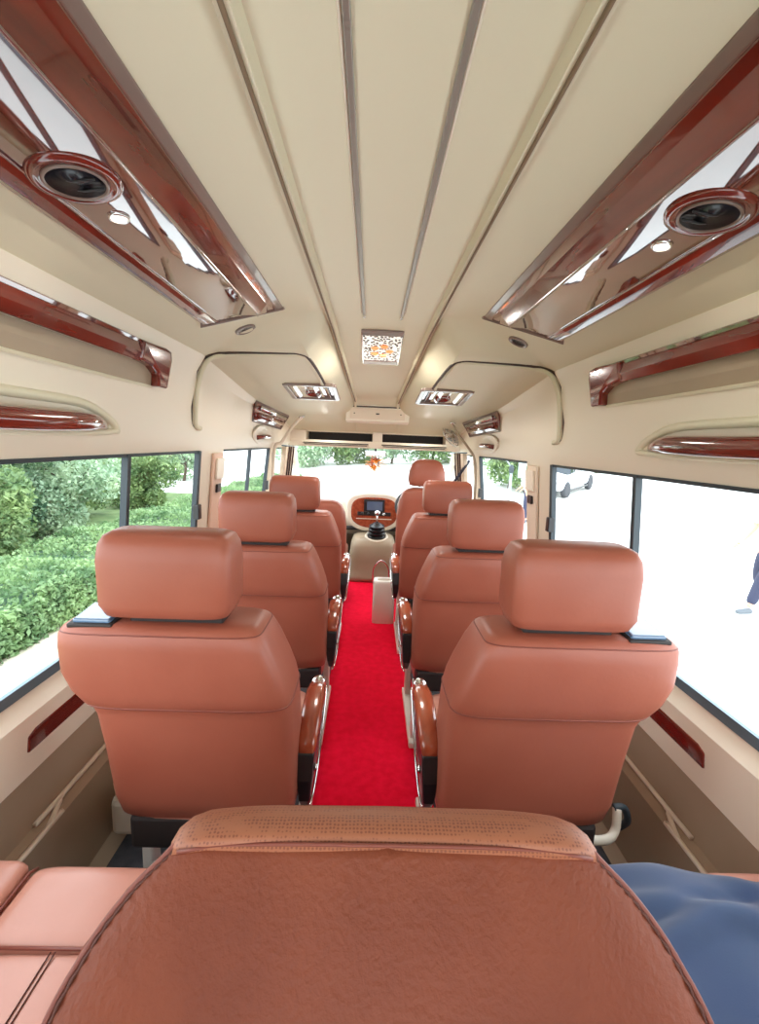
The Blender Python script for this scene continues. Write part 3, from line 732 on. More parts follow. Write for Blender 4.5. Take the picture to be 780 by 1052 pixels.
# bin --------------------------------------------------------------------
t = thing('waste_bin', 'tall beige bin standing on the red carpet by the driver seat', 'bin', (.098, 3.10, .012))
vs, fs = loft([sell(-.080, .080, -.06, .06, 0, 6, 28), sell(-.080, .080, -.06, .06, .30, 6, 28), sell(-.076, .076, -.056, .056, .322, 6, 28), sell(-.050, .050, -.035, .035, .325, 2.2, 28), sell(-.046, .046, -.032, .032, .30, 2.2, 28)])
o = mesh('bin_body', vs, fs, M['white_metal'], t, True); mod_bevel(o, .006)
disc('opening', (0, 0, .320), (0, 0, 1), [(.034, .0), (.030, .002), (.001, .002)], M['taupe'], t, 24, sx=1.5, xdir=(1, 0, 0))
o = tag(tube('metal_hoop', curve_pts([(.03, 3.98, .01), (.03, 3.97, .16), (.10, 3.96, .24), (.17, 3.97, .16), (.17, 3.98, .01)], 8), .006, M['chrome'], None, 8), 'thin metal hoop standing on the floor by the engine cover', 'hoop')

# carpet ------------------------------------------------------------------
vs, fs = [], []
ny, nx = 60, 6
for k in range(ny + 1):
    y = lerp(.62, 4.06, k / ny); z = .009 + .004 * math.sin(y * 2.6) + .002 * math.sin(y * 7)
    for j in range(nx + 1):
        u = j / nx; x = lerp(-.222 - .004 * math.sin(y * 5), .245 + .004 * math.sin(y * 4 + 1), u); vs.append((x, y, z + .0015 * math.sin(9 * u + 3 * y)))
for k in range(ny):
    for j in range(nx): fs.append((k * (nx + 1) + j, k * (nx + 1) + j + 1, (k + 1) * (nx + 1) + j + 1, (k + 1) * (nx + 1) + j))
o = mesh('aisle_carpet', vs, fs, M['carpet'], None, True); s = o.modifiers.new('t', 'SOLIDIFY'); s.thickness = .008; s.offset = -1
tag(o, 'bright red carpet runner along the aisle floor', 'carpet')

# seats --------------------------------------------------------------------
def seat(sx, name, label, group):
    """origin on the floor below the seat; +y forward; sx = side of bus (outer side = sx). local x=0 is the aisle-side .42 line"""
    t = thing(name, label, 'seat', (sx * .42, 0, 0), group)
    def X(x): return sx * (x - .42)
    # backrest: (z, inner x, outer x, rear y, front y)
    # rear y relative to the top rear edge (y=0)
    lv = [(.385, .205, .590, .095, .20, 3), (.40, .182, .612, .075, .235, 5), (.45, .176, .618, .064, .245, 6), (.60, .178, .621, .040, .235, 6), (.695, .180, .625, .024, .22, 6), (.722, .181, .636, .018, .215, 6),
          (.733, .182, .645, .009, .212, 6), (.765, .188, .664, .002, .205, 6.5), (.81, .202, .676, -.004, .193, 7), (.868, .224, .677, -.005, .178, 7), (.898, .238, .674, -.003, .166, 7), (.911, .247, .667, .004, .156, 6.5), (.919, .260, .654, .018, .142, 6)]
    rings = []
    for z, xi, xo, yr, yf, p in lv:
        a, b = sorted((X(xi), X(xo))); rings.append(sell(a, b, yr, yf, z, p, 40))
    vs, fs = loft(rings); br = mesh('backrest', vs, fs, M['leather'], t, True)
    # seams
    def seam(z, off, m='piping', r=.0025, cut=0):
        for i in range(len(lv) - 1):
            if lv[i][0] <= z <= lv[i + 1][0]:
                f = (z - lv[i][0]) / (lv[i + 1][0] - lv[i][0]); q = [lerp(lv[i][k], lv[i + 1][k], f) for k in range(6)]
        a, b = sorted((X(q[1]), X(q[2]))); pts = sell(a, b, q[3], q[4], z, q[5], 48)
        pts = [p for p in pts]
        return tube('seam', pts, r, M[m], br, 6, cyc=True)
    seam(.727, 0); seam(.903, 0, r=.0016)
    # base panel under backrest
    a, b = sorted((X(.20), X(.58)))
    box('lower_bracket', ((a + b) / 2, .14, .35), (b - a, .12, .09), M['gap'], t, .01)
    # headrest
    hv = [(.933, .318, .542, .022, .108, 4), (.940, .300, .560, .006, .124, 5.5), (.965, .291, .568, .0, .130, 8), (1.06, .290, .569, .0, .128, 8), (1.092, .293, .566, .003, .124, 7), (1.110, .301, .558, .012, .116, 6), (1.118, .315, .545, .026, .102, 5)]
    if sx < 0: hv = [(z, a + .014, b + .014, c_, d_, p) for z, a, b, c_, d_, p in hv]
    rings = []
    for z, xi, xo, yr, yf, p in hv:
        a, b = sorted((X(xi), X(xo))); rings.append(sell(a, b, yr, yf, z, p, 36))
    vs, fs = loft(rings); h = mesh('headrest', vs, fs, M['leather'], t, True)
    for xx in (.318, .544):
        pts = [Vector((X(xx), lerp(.004, .124, .5) + .058 * math.cos(a), 1.03 + .078 * math.sin(a))) for a in [2 * math.pi * k / 28 for k in range(28)]]
    for xx in (.36, .50): tube('headrest_post', [(X(xx), .07, .90), (X(xx), .07, .95)], .008, M['gap'], t, 8)
    box('headrest_base', (X(.43), .07, .925), (.2, .06, .02), M['gap'], t, .004)
    # belt guide (blue grey) on outer shoulder
    bg = box('belt_guide', (X(.600), .058, .9265), (.078, .078, .014), M['blue_plastic'], t, .004, rot=(R(7), 0, 0))
    box('guide_bezel', (X(.600), .058, .921), (.094, .094, .010), M['gap'], t, .003, rot=(R(7), 0, 0))
    box('guide_slot', (X(.556), .070, .929), (.03, .03, .016), M['gap'], bg, .003)
    # cushion
    cv = [(.315, .21, .58, .10, .56, 5), (.325, .195, .60, .09, .58, 6), (.40, .19, .61, .08, .60, 6), (.435, .195, .605, .085, .595, 5.5), (.45, .22, .58, .11, .57, 5)]
    rings = []
    for z, xi, xo, yr, yf, p in cv:
        a, b = sorted((X(xi), X(xo))); rings.append(sell(a, b, yr, yf, z, p, 36))
    vs, fs = loft(rings); mesh('cushion', vs, fs, M['leather_light'], t, True)
    # armrest on the aisle side, pad over a tapering black shell: wood pad, black shell, chrome trim
    aw = [(.135, .550, .30, .018), (.15, .572, .30, .024), (.18, .588, .35, .027), (.25, .603, .40, .029), (.33, .602, .43, .029), (.385, .592, .45, .025), (.405, .580, .47, .015)]
    rings = []
    for y, zt, zb, hw in aw:
        cx = .158; rings.append([Vector((X(cx) + hw * 1.0 * math.copysign(abs(math.cos(a)) ** .7, math.cos(a)), y, zt - .020 + .020 * math.copysign(abs(math.sin(a)) ** .7, math.sin(a)))) for a in [2 * math.pi * k / 16 for k in range(16)]])
    vs, fs = loft(rings); arm = mesh('armrest_pad', vs, fs, M['wood_arm'], t, True)
    shell = [(.132, .535), (.118, .47), (.122, .41), (.145, .370), (.185, .360), (.235, .43), (.31, .505), (.38, .55), (.38, .562), (.25, .565), (.15, .545)]
    n = len(shell); vs = []
    for q in (-1, 1):
        for y, z in shell:
            hw = lerp(.009, .023, max(0, min(1, (z - .36) / .12))); vs.append((X(.160 + q * hw), y, z))
    o = mesh('armrest_shell', vs, [tuple(range(n)), tuple(range(n, 2 * n))] + [(i, (i + 1) % n, n + (i + 1) % n, n + i) for i in range(n)], M['black'], t); mod_bevel(o, .006, 3)
    tube('armrest_trim', curve_pts([(X(.134), .405, .565), (X(.135), .33, .505), (X(.138), .25, .43), (X(.147), .195, .362), (X(.155), .15, .358)], 5), .0035, M['chrome'], t, 8)
    disc('armrest_cap', (X(.158), .402, .575), (0, 1, 0), [(.022, -.012), (.022, .006), (.014, .014), (.001, .016)], M['chrome'], t, 18)
    disc('shell_bolt', (X(.137), .17, .47), (-sx, 0, 0), [(.010, -.004), (.009, .004), (.001, .005)], M['chrome'], t, 12)
    # frame
    for yy in (.16, .50):
        box('leg', (X(.21), yy, .170), (.03, .045, .28), M['white_metal'], t, .006)
        box('leg', (X(.57), yy, .155), (.03, .045, .31), M['white_metal'], t, .006)
    for xx in (.21, .57): box('foot_rail', (X(xx), .33, .034), (.045, .44, .03), M['white_metal'], t, .006)
    box('cross_rail', (X(.39), .16, .29), (.38, .04, .04), M['white_metal'], t, .006)
    # outer bracket towards the wall
    if sx < 0:
        o = box('side_bracket', (X(.735), .42, .115), (.14, .12, .13), M['cream'], t, .02)
        tube('bracket_arm', curve_pts([(X(.62), .26, .34), (X(.70), .30, .31), (X(.765), .36, .26), (X(.79), .41, .16)], 5), .018, M['cream'], t, 8)
    else:
        tube('bracket_arm', curve_pts([(X(.56), .17, .27), (X(.66), .17, .265), (X(.70), .19, .28), (X(.71), .21, .33)], 5), .012, M['cream'], t, 10)
        tube('belt_anchor', curve_pts([(X(.70), .21, .33), (X(.73), .21, .33), (X(.745), .21, .29), (X(.74), .23, .25)], 5), .010, M['rubber'], t, 8)
    return t
rows = (.87, 1.60, 2.42)
left = seat(-1, 'passenger_seat', 'nearest tan leather passenger seat on the left of the red aisle', 'passenger seats'); left.location.y = rows[0]; left.location.x -= .010
right = seat(1, 'passenger_seat', 'nearest tan leather passenger seat on the right of the red aisle', 'passenger seats'); right.location.y = rows[0]; right.location.x -= .010
for src, side in ((left, 'left'), (right, 'right')):
    for k, w in ((1, 'middle'), (2, 'farthest headrested')):
        c = copy_tree(src); c.location.y = rows[k] + (.04 if (side == 'right' and k == 2) else 0)
        c['label'] = '%s tan leather passenger seat in the row of three on the %s' % (w, side)

# front seats --------------------------------------------------------------
def cab_seat(cx, y, ztop, hw, name, label, head):
    t = thing(name, label, 'seat', (cx, y, 0))
    lv = [(.40, hw - .03, .10, .20, 3), (.42, hw - .005, .08, .24, 5), (.55, hw, .06, .23, 6), (ztop - .22, hw, .02, .19, 6), (ztop - .10, hw - .012, .0, .16, 5), (ztop - .04, hw - .035, .0, .14, 4.5), (ztop - .012, hw - .07, .01, .13, 4), (ztop, hw - .11, .03, .11, 3)]
    vs, fs = loft([sell(-h, h, a, b, z, p, 36) for z, h, a, b, p in lv]); mesh('backrest', vs, fs, M['leather'], t, True)
    if head:
        hv = [(ztop + .012, .10, .03, .10, 3), (ztop + .02, .13, .01, .12, 4), (ztop + .06, .142, .0, .13, 4.5), (ztop + .13, .136, .0, .125, 4), (ztop + .18, .118, .008, .115, 3.5), (ztop + .21, .09, .02, .10, 3), (ztop + .222, .05, .035, .08, 2.5)]
        vs, fs = loft([sell(-h, h, a, b, z, p, 32) for z, h, a, b, p in hv]); mesh('headrest', vs, fs, M['leather'], t, True)
        for x in (-.05, .05): tube('headrest_post', [(x, .07, ztop - .03), (x, .07, ztop + .03)], .008, M['chrome'], t, 8)
    cv = [(.32, hw - .02, .08, .56, 5), (.34, hw, .06, .60, 6), (.42, hw, .06, .60, 6), (.46, hw - .03, .09, .57, 5)]
    vs, fs = loft([sell(-h, h, a, b, z, p, 32) for z, h, a, b, p in cv]); mesh('cushion', vs, fs, M['leather'], t, True)
    box('pedestal', (0, .33, .165), (hw * 1.5, .40, .33), M['black'], t, .02)
    return t
cab_seat(.405, 3.33, .99, .215, 'driver_seat', "tan leather driver's seat with a tall rounded headrest", True)
cab_seat(-.41, 3.28, .875, .205, 'front_passenger_seat', 'low tan leather front passenger seat without a headrest', False)

# rear bench and folded centre back ------------------------------------------
def bench(sx):
    side = 'left' if sx < 0 else 'right'
    t = thing('rear_bench_seat', 'pink-tan leather rear bench cushion at the bottom %s%s' % (side, ', with seams' if sx < 0 else ', mostly under a blue garment'), 'seat', (0, 0, 0), 'rear bench seats')
    def slab(nm, x0, x1, y0, y1, zt, m='leather_light', zb=.28, rr=.018):
        a, b = sorted((sx * x0, sx * x1))
        rg = [(zb, .01, 6), (zb + .01, 0, 9), (zt - rr, 0, 9), (zt - rr * .4, rr * .25, 9), (zt - rr * .08, rr * .7, 8), (zt, rr * 1.6, 8)]
        vs, fs = loft([sell(a + e, b - e, y0 + e, y1 - e, z, p, 48) for z, e, p in rg]); return mesh(nm, vs, fs, M[m], t, True)
    slab('cushion_front_pad', .28, .680, .630, .785, .45)
    slab('cushion_rear_pad', .28, .680, .20, .631, .449)
    slab('side_bolster', .681, .848, .20, .785, .462)
    slab('backrest', .30, .84, -.12, .02, .92)
    for xx in (.532, .540): tube('twin_stitch', [(sx * xx, .624, .4505), (sx * xx, .25, .4505)], .0012, M['thread'], t, 5)
    tube('seam_piping', [(sx * .678, .78, .438), (sx * .678, .76, .4495), (sx * .678, .25, .4495)], .003, M['piping'], t, 6)
    tube('seam_piping', [(sx * .30, .631, .4475), (sx * .67, .631, .4475)], .003, M['piping'], t, 6)
    box('base', (sx * .565, .40, .145), (.50, .50, .27), M['gap'], t, .01)
bench(-1); bench(1)
# centre seat: back folded forwards
t = thing('folded_centre_seat', 'large shaded brown grained leather seat back folded forward in the foreground', 'seat', (0, 0, 0))
d = Vector((0, .62, .68)).normalized()          # up along the back
nrm = Vector((0, -.68, .62)).normalized()      # out of rear face
P0 = Vector((.003, .413, .892))
def bp(x, s, h): return P0 + Vector((x, 0, 0)) + d * s + nrm * h
lv = [(-.56, .31, .05), (-.50, .33, .055), (-.30, .345, .06), (-.16, .335, .06), (-.09, .310, .06), (-.045, .280, .06), (-.015, .250, .058), (.0, .236, .054)]
N = 48
def sec(s, hw, th, p=5):
    out = []
    for i in range(N):
        a = 2 * math.pi * i / N; c, q = math.cos(a), math.sin(a)
        x = hw * math.copysign(abs(c) ** (2 / p), c); h = -th + th * math.copysign(abs(q) ** (2 / p), q)
        out.append(bp(x, s, h - .012 * (abs(x) / .3) ** 2))
    return out
vs, fs = loft([sec(s, hw, th, 7) for s, hw, th in lv]); fb = mesh('backrest_rear_panel', vs, fs, M['leather_shaded'], t, True)
# perforated top roll
rg = []
for s, hw, th, off in ((-.004, .240, .056, 0), (.008, .242, .054, -.004), (.020, .238, .046, -.012), (.029, .228, .034, -.026), (.033, .212, .02, -.04)):
    out = []
    for i in range(N):
        a = 2 * math.pi * i / N; c, q = math.cos(a), math.sin(a)
        x = hw * math.copysign(abs(c) ** (2 / 9), c); h = -.056 + off * .3 + th * math.copysign(abs(q) ** (2 / 5), q)
        out.append(bp(x, s - .012 * (abs(x) / .24) ** 4, h))
    rg.append(out)
vs, fs = loft(rg); mesh('perforated_top_roll', vs, fs, M['perf'], t, True)
# shoulders (perforated side facing follows the edges)
tube('top_seam', [bp(x, -.002 - .012 * (abs(x) / .24) ** 4, .001 - .012 * (abs(x) / .3) ** 2) for x in [lerp(-.225, .225, k / 20) for k in range(21)]], .0022, M['piping'], t, 6)
for sx in (-1, 1):
    e = curve_pts([bp(sx * (hw * .965), s, -.010 - .012 * (hw / .3) ** 2) for s, hw, th in lv[1:]], 8)
    tube('edge_piping', e, .003, M['piping'], t, 6)
    tube('stitching', [p + nrm * (.0035 if k % 2 else .0005) - Vector((sx * .005, 0, 0)) for k, p in enumerate(e[2:-2])], .0016, M['thread'], t, 5)
box('cushion', (0, .42, .37), (.50, .60, .14), M['leather_light'], t, .03)
for sx in (-1, 1):
    box('hinge_plate', (sx * .235, .08, .46), (.02, .08, .14), M['black'], t, .008)
box('base', (0, .42, .15), (.46, .52, .30), M['gap'], t, .01)
# blue garment
random.seed(5)
vs, fs = [], []; nx, ny = 44, 44
for i in range(nx + 1):
    for j in range(ny + 1):
        u, v = i / nx, j / ny
        x = lerp(.40, .825, u) + .012 * math.sin(5 * v + 1); y = lerp(.25, .795, v) - .09 * max(0, u - .45) ** 1.0 * (1 if v > .5 else 0) * (v - .5) * 2
        y = min(y, .79)
        z = .472 + .007 * math.sin(9 * u + 4 * v) + .008 * math.sin(13 * v - 5 * u) + .005 * math.sin(26 * v + 11 * u + 2 * math.sin(7 * u)) * (.5 + .5 * math.sin(5 * u + 3 * v)) + .009 * math.exp(-((v - .32 - .3 * u) / .025) ** 2) + .018 * math.exp(-((v - .62 - .25 * u) / .03) ** 2) - .010 * math.exp(-((v - .69 - .25 * u) / .02) ** 2) + .012 * math.exp(-((v - .86 + .12 * u) / .03) ** 2)
        e = min(u, 1 - u, v, 1 - v); z -= .012 * math.exp(-(e / .03) ** 2) - .002
        vs.append((x, y, z))
for i in range(nx):
    for j in range(ny): fs.append((i * (ny + 1) + j, (i + 1) * (ny + 1) + j, (i + 1) * (ny + 1) + j + 1, i * (ny + 1) + j + 1))
o = mesh('blue_garment', vs, fs, M['cloth'], None, True); s = o.modifiers.new('t', 'SOLIDIFY'); s.thickness = .010; s.offset = 0; mod_sub(o, 1)
tag(o, 'folded dark blue garment lying on the right rear bench cushion', 'clothing')

# ------------------------------------------------------------------ outside
def gz(x, y):
    s = .66 * x + .75 * y; e = s - 12
    if e <= 0: return -.72
    return -.72 + (.006 * e * e if e < 9 else .486 + .055 * (e - 9))
vs, fs = [], []; G = 70
for i in range(G + 1):
    for j in range(G + 1):
        x = -60 + 130 * i / G; y = -30 + 120 * j / G; vs.append((x, y, gz(x, y)))
for i in range(G):
    for j in range(G): fs.append((i * (G + 1) + j, (i + 1) * (G + 1) + j, (i + 1) * (G + 1) + j + 1, i * (G + 1) + j + 1))
o = mesh('ground', vs, fs, M['concrete'], None, True); struct(o)
struct(box('verge', (-6.4, 4.5, -.705), (6.5, 22, .03), M['grass'], None, 0))
struct(box('kerb', (-2.98, 8, -.69), (.34, 46, .08), M['soil'], None, .01))

def leaves(n, sampler, size, seed):
    random.seed(seed); vs, fs = [], []
    for _ in range(n):
        p = sampler(); s = size * random.uniform(.6, 1.4)
        a = Vector((random.gauss(0, 1), random.gauss(0, 1), random.gauss(0, 1))).normalized()
        b = a.cross(Vector((random.gauss(0, 1), random.gauss(0, 1), random.gauss(0, 1)))).normalized()
        i = len(vs); vs += [p - a * s, p + b * s * .5, p + a * s, p - b * s * .5]; fs.append((i, i + 1, i + 2, i + 3))
    return vs, fs
def tree(name, label, x, y, h, r, m, n, seed, size=.07, trunk_h=.12, squash=1.0, group='trees outside', fine=1):
    random.seed(seed)
    z0 = gz(x, y) - .02
    t = thing(name, label, 'tree', (x, y, z0), group)
    blobs = []
    for k in range(16):
        a = random.uniform(0, 2 * math.pi); q = random.random() ** .5 * r * .75
        blobs.append((Vector((math.cos(a) * q, math.sin(a) * q, h * random.uniform(trunk_h, .92))), r * random.uniform(.25, .5)))
    def samp():
        c, rr = random.choice(blobs); v = Vector((random.gauss(0, 1), random.gauss(0, 1), random.gauss(0, 1) * squash)).normalized() * rr * random.uniform(.6, 1.05)
        return c + v
    vs, fs = leaves(n, samp, size, seed); me = D.meshes.new('foliage'); me.from_pydata(vs, [], fs); link('foliage', me, m, t)
    pts = [(0, 0, -.1), (.05 * r, .02, h * .25), (-.04 * r, .04, h * .5), (.02, 0, h * .8)]
    tr = tube('trunk', curve_pts(pts, 4), [lerp(.055 * h * .5, .008 * h, k / 12) for k in range(13)], M['bark'], t, 8)
    for k in range(9):
        a = random.uniform(0, 6.28); zz = h * random.uniform(.25, .7); L = r * random.uniform(.6, 1.0)
        e = Vector((math.cos(a) * L, math.sin(a) * L, zz + L * .8))
        tube('branch', curve_pts([(0, 0, zz), (e.x * .45, e.y * .45, lerp(zz, e.z, .4)), e], 4), [lerp(.018 * h * .5, .004 * h, q / 8) for q in range(9)], M['bark'], t, 5)
    return t
def shrub_row(name, label, cat, x0, x1, y0, y1, z0, z1, m, n, seed, size=.045, core=True):
    t = thing(name, label, cat, ((x0 + x1) / 2, (y0 + y1) / 2, z0)); hx, hy, H = (x1 - x0) / 2, (y1 - y0) / 2, z1 - z0
    def samp():
        f = random.random(); y = random.uniform(-hy, hy)
        top = H + .05 * math.sin(y * 3 + 1) + .03 * math.sin(y * 7.7)
        if f < .45: return Vector((random.uniform(-hx, hx), y, top + random.uniform(-.08, .04)))
        if f < .9:
            zz = random.uniform(0, top); return Vector((hx + random.uniform(-.10, .04) - .05 * (zz / H) ** 3, y, zz))
        return Vector((-hx, y, random.uniform(0, top)))
    vs, fs = leaves(n, samp, size, seed); me = D.meshes.new('foliage'); me.from_pydata(vs, [], fs); link('foliage', me, m, t)
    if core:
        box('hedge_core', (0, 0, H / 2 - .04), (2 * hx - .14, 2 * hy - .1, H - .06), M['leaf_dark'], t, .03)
    return t
shrub_row('hedge', 'long clipped green hedge beside the bus outside the left windows', 'hedge', -4.7, -3.12, 1.2, 20, -.70, -.24, M['leaf_hedge'], 95000, 11, .030)
TL = [  # x, y, h, r, mat, n, size, label
    (-6.3, 4.7, 2.9, 1.25, 'leaf', 16000, .045, 'nearest dense green tree behind the hedge outside the left window'),
    (-6.7, 7.4, 2.9, 1.35, 'leaf_dark', 16000, .05, 'dark green tree behind the hedge, left of the left window bar'),
    (-9.6, 9.2, 3.6, 1.6, 'leaf_yellow', 14000, .06, 'yellow-green tree beyond the dark tree outside the left window'),
    (-9.4, 5.6, 3.6, 1.7, 'leaf', 14000, .06, 'green tree standing second back from the hedge at far left'),
    (-8.2, 14.2, 2.2, 1.5, 'leaf', 12000, .05, 'low green tree seen between the left window bar and its frame'),
    (-8.5, 20.0, 2.8, 2.2, 'leaf_hazy', 11000, .09, 'pale hazy tree seen through the second left window'),
    (-6.2, 2.2, 1.7, .9, 'leaf_dark', 8000, .05, 'short dark bush rising behind the hedge at far left'),
    (-7.0, 10.4, 1.9, 1.2, 'leaf', 12000, .045, 'rounded bush behind the hedge under the left window bar'),
    (-5.7, 6.0, 1.5, .85, 'leaf', 11000, .04, 'small bright bush pressed against the back of the hedge between two trees'),
    (-5.9, 8.6, 1.6, .95, 'leaf_hazy', 11000, .045, 'small pale bush pressed against the back of the hedge farther along'),
    (-8.0, 8.2, 2.3, 1.2, 'leaf', 12000, .05, 'mid green bush filling the gap behind the dark tree'),
    (-6.4, 12.6, 1.5, 1.0, 'leaf', 11000, .05, 'far rounded bush at the back of the hedge near the bare tree')]
for k, (x, y, h, r, m_, n, s, lab) in enumerate(TL): tree('tree', lab, x, y, h, r, M[m_], n, 100 + k, s)
# bare tree
random.seed(21)
t = thing('bare_tree', 'bare branching tree against the pale sky outside the left window', 'tree', (-7.2, 13.0, gz(-7.2, 13.0)), 'trees outside')
tube('trunk', [(0, 0, 0), (.1, 0, 1.2), (.0, .1, 2.0)], [.12, .10, .07], M['bark'], t, 8)
def limb(p, d, L, r, lvl):
    q = p + d * L; tube('branch' if lvl < 1 else 'twig', [p, lerp(p, q, .5) + Vector((random.uniform(-.06, .06), 0, .04)), q], [r, r * .8, r * .55], M['bark'], t, 5)
    if lvl < 3:
        for _ in range(3 if lvl < 1 else 2):
            limb(q, (d + Vector((random.uniform(-.9, .9), random.uniform(-.9, .9), random.uniform(-.2, .5)))).normalized(), L * .72, r * .55, lvl + 1)
for a in (0, 1.3, 2.6, 4.0, 5.2): limb(Vector((0, .1, 1.9)), Vector((math.cos(a), math.sin(a), .9)).normalized(), 1.0, .055, 1)
# trees ahead
for k, (x, y, h, r, m_, lab) in enumerate([
    (-4.8, 30, 3.6, 2.4, 'leaf_hazy', 'pale green tree at the left end of the windshield view'),
    (-1.6, 31, 3.1, 2.2, 'leaf', 'green tree seen through the windshield left of the ornament'),
    (1.4, 31, 3.3, 2.2, 'leaf_hazy', 'pale green tree seen through the windshield behind the ornament'),
    (4.2, 31, 3.4, 2.3, 'leaf', 'green tree seen through the windshield right of the ornament'),
    (7.2, 30, 3.8, 2.4, 'leaf_hazy', 'pale tree seen above the driver headrest through the windshield'),
    (6.2, 19.5, 3.6, 1.7, 'leaf', 'green tree seen through the second right window'),
    (8.0, 24, 3.8, 2.0, 'leaf_hazy', 'pale tree farther back through the second right window')]):
    tree('tree', lab, x, y, h, r, M[m_], 9000, 200 + k, .10, trunk_h=.15)
# far hedge right
x, y = 16.5, 27
t = thing('far_shrubs', 'low green shrubs beyond the white car outside the right window', 'shrubs', (0, 0, 0))
def samp():
    u = random.random(); x = lerp(11, 26, u); y = lerp(25.5, 24, u); return Vector((x, y + random.uniform(-.5, .5), gz(x, y) + random.uniform(0, 1.6)))
vs, fs = leaves(16000, samp, .12, 9); me = D.meshes.new('foliage'); me.from_pydata(vs, [], fs); link('foliage', me, M['leaf'], t)

# car ---------------------------------------------------------------------
def car():
    p0, p1 = Vector((7.55, 16.9, 0)), Vector((9.6, 19.0, 0)); ax = (p1 - p0).normalized(); sd = Vector((-ax.y, ax.x, 0))
    c = (p0 + p1) / 2 + sd * .78; z = gz(*p0[:2]); z2 = gz(*p1[:2]); c.z = (z + z2) / 2
    t = thing('white_car', 'white hatchback car parked on the pale road outside the right window', 'car', c)
    t.rotation_euler = (0, -math.atan2(z2 - z, (p1 - p0).length), math.atan2(ax.y, ax.x))
    L = [(-2.05, .45, .62, .70), (-1.98, .30, .78, .80), (-1.5, .24, .92, .84), (-.9, .22, .96, .86), (0, .20, .97, .87), (1.0, .22, .95, .86), (1.6, .26, .93, .84), (1.98, .32, .88, .80), (2.05, .45, .80, .72)]
    rings = []
    for x, zb, zt, hw in L:
        r_ = [(-hw * .9, zb), (-hw, zb + .12), (-hw, lerp(zb, zt, .6)), (-hw * .92, zt), (0, zt + .03), (hw * .92, zt), (hw, lerp(zb, zt, .6)), (hw, zb + .12), (hw * .9, zb), (0, zb - .02)]
        rings.append([Vector((x, a, b)) for a, b in r_])
    vs, fs = loft(rings); o = mesh('body', vs, fs, M['car_paint'], t, True); mod_sub(o, 1)
    G_ = [(-1.15, .93, .93, .78), (-.55, .92, 1.38, .66), (.3, .92, 1.46, .66), (1.2, .92, 1.42, .64), (1.85, .92, .95, .66)]
    rings = [[Vector((x, -hw - .10, zb)), Vector((x, -hw, zt)), Vector((x, hw, zt)), Vector((x, hw + .10, zb))] for x, zb, zt, hw in G_]
    vs, fs = loft(rings); o = mesh('window_band', vs, fs, M['car_glass'], t, False); mod_bevel(o, .05, 3)
    rings = [[Vector((x, -hw - .02, z)), Vector((x, hw + .02, z)), Vector((x, hw, z + .035)), Vector((x, -hw, z + .035))] for x, z, hw in ((-.55, 1.375, .62), (.3, 1.455, .62), (1.2, 1.415, .60), (1.45, 1.34, .58))]
    vs, fs = loft(rings); o = mesh('roof', vs, fs, M['car_paint'], t, True)
    for sy in (-1, 1):
        for x in (-1.3, 1.3):
            w = disc('wheel', (x, sy * .78, .32), (0, sy, 0), [(.22, -.09), (.31, -.09), (.325, -.04), (.325, .06), (.30, .085), (.22, .09)], M['tyre'], t, 28)
            disc('rim', (x, sy * .78, .32), (0, sy, 0), [(.22, .06), (.21, .08), (.06, .06), (.05, .085), (.001, .085)], M['rim'], w, 20)
        box('headlight', (-1.98, sy * .60, .68), (.12, .28, .12), M['chrome'], t, .03)
        box('side_mirror', (-.75, sy * .98, 1.0), (.12, .16, .12), M['car_paint'], t, .03)
        box('door_handle', (.35, sy * .865, .80), (.18, .03, .03), M['post'], t, .008)
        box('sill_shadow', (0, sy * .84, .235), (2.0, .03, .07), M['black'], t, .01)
        for x in (-.45, .55): box('door_line', (x, sy * .866, .62), (.008, .02, .55), M['gap'], t, 0)
    box('grille', (-2.06, 0, .52), (.06, .8, .14), M['black'], t, .02)
car()

# people --------------------------------------------------------------------
def skin(name, chains, m, parent, sub=2):
    """chains: list of lists of (point, radius). The first point of a chain may be an index tuple ('at', i) of an earlier vertex."""
    vs, es, rs = [], [], []
    for ch in chains:
        prev = None
        for e in ch:
            if e[0] == 'at': prev = e[1]; continue
            vs.append(e[0]); rs.append(e[1]); i = len(vs) - 1
            if prev is not None: es.append((prev, i))
            prev = i
    me = D.meshes.new(name); me.from_pydata([tuple(v) for v in vs], es, []); me.update()
    o = link(name, me, m, parent)
    o.modifiers.new('k', 'SKIN'); me_s = me.skin_vertices[0].data if me.skin_vertices else None
    if me_s is None:
        bm = bmesh.new(); bm.from_mesh(me); bm.verts.layers.skin.verify(); bm.to_mesh(me); bm.free(); me_s = me.skin_vertices[0].data
    for i, r in enumerate(rs):
        me_s[i].radius = r if isinstance(r, tuple) else (r, r); me_s[i].use_root = (i == 0)
    o.modifiers['k'].use_smooth_shade = True
    mod_sub(o, sub); return o
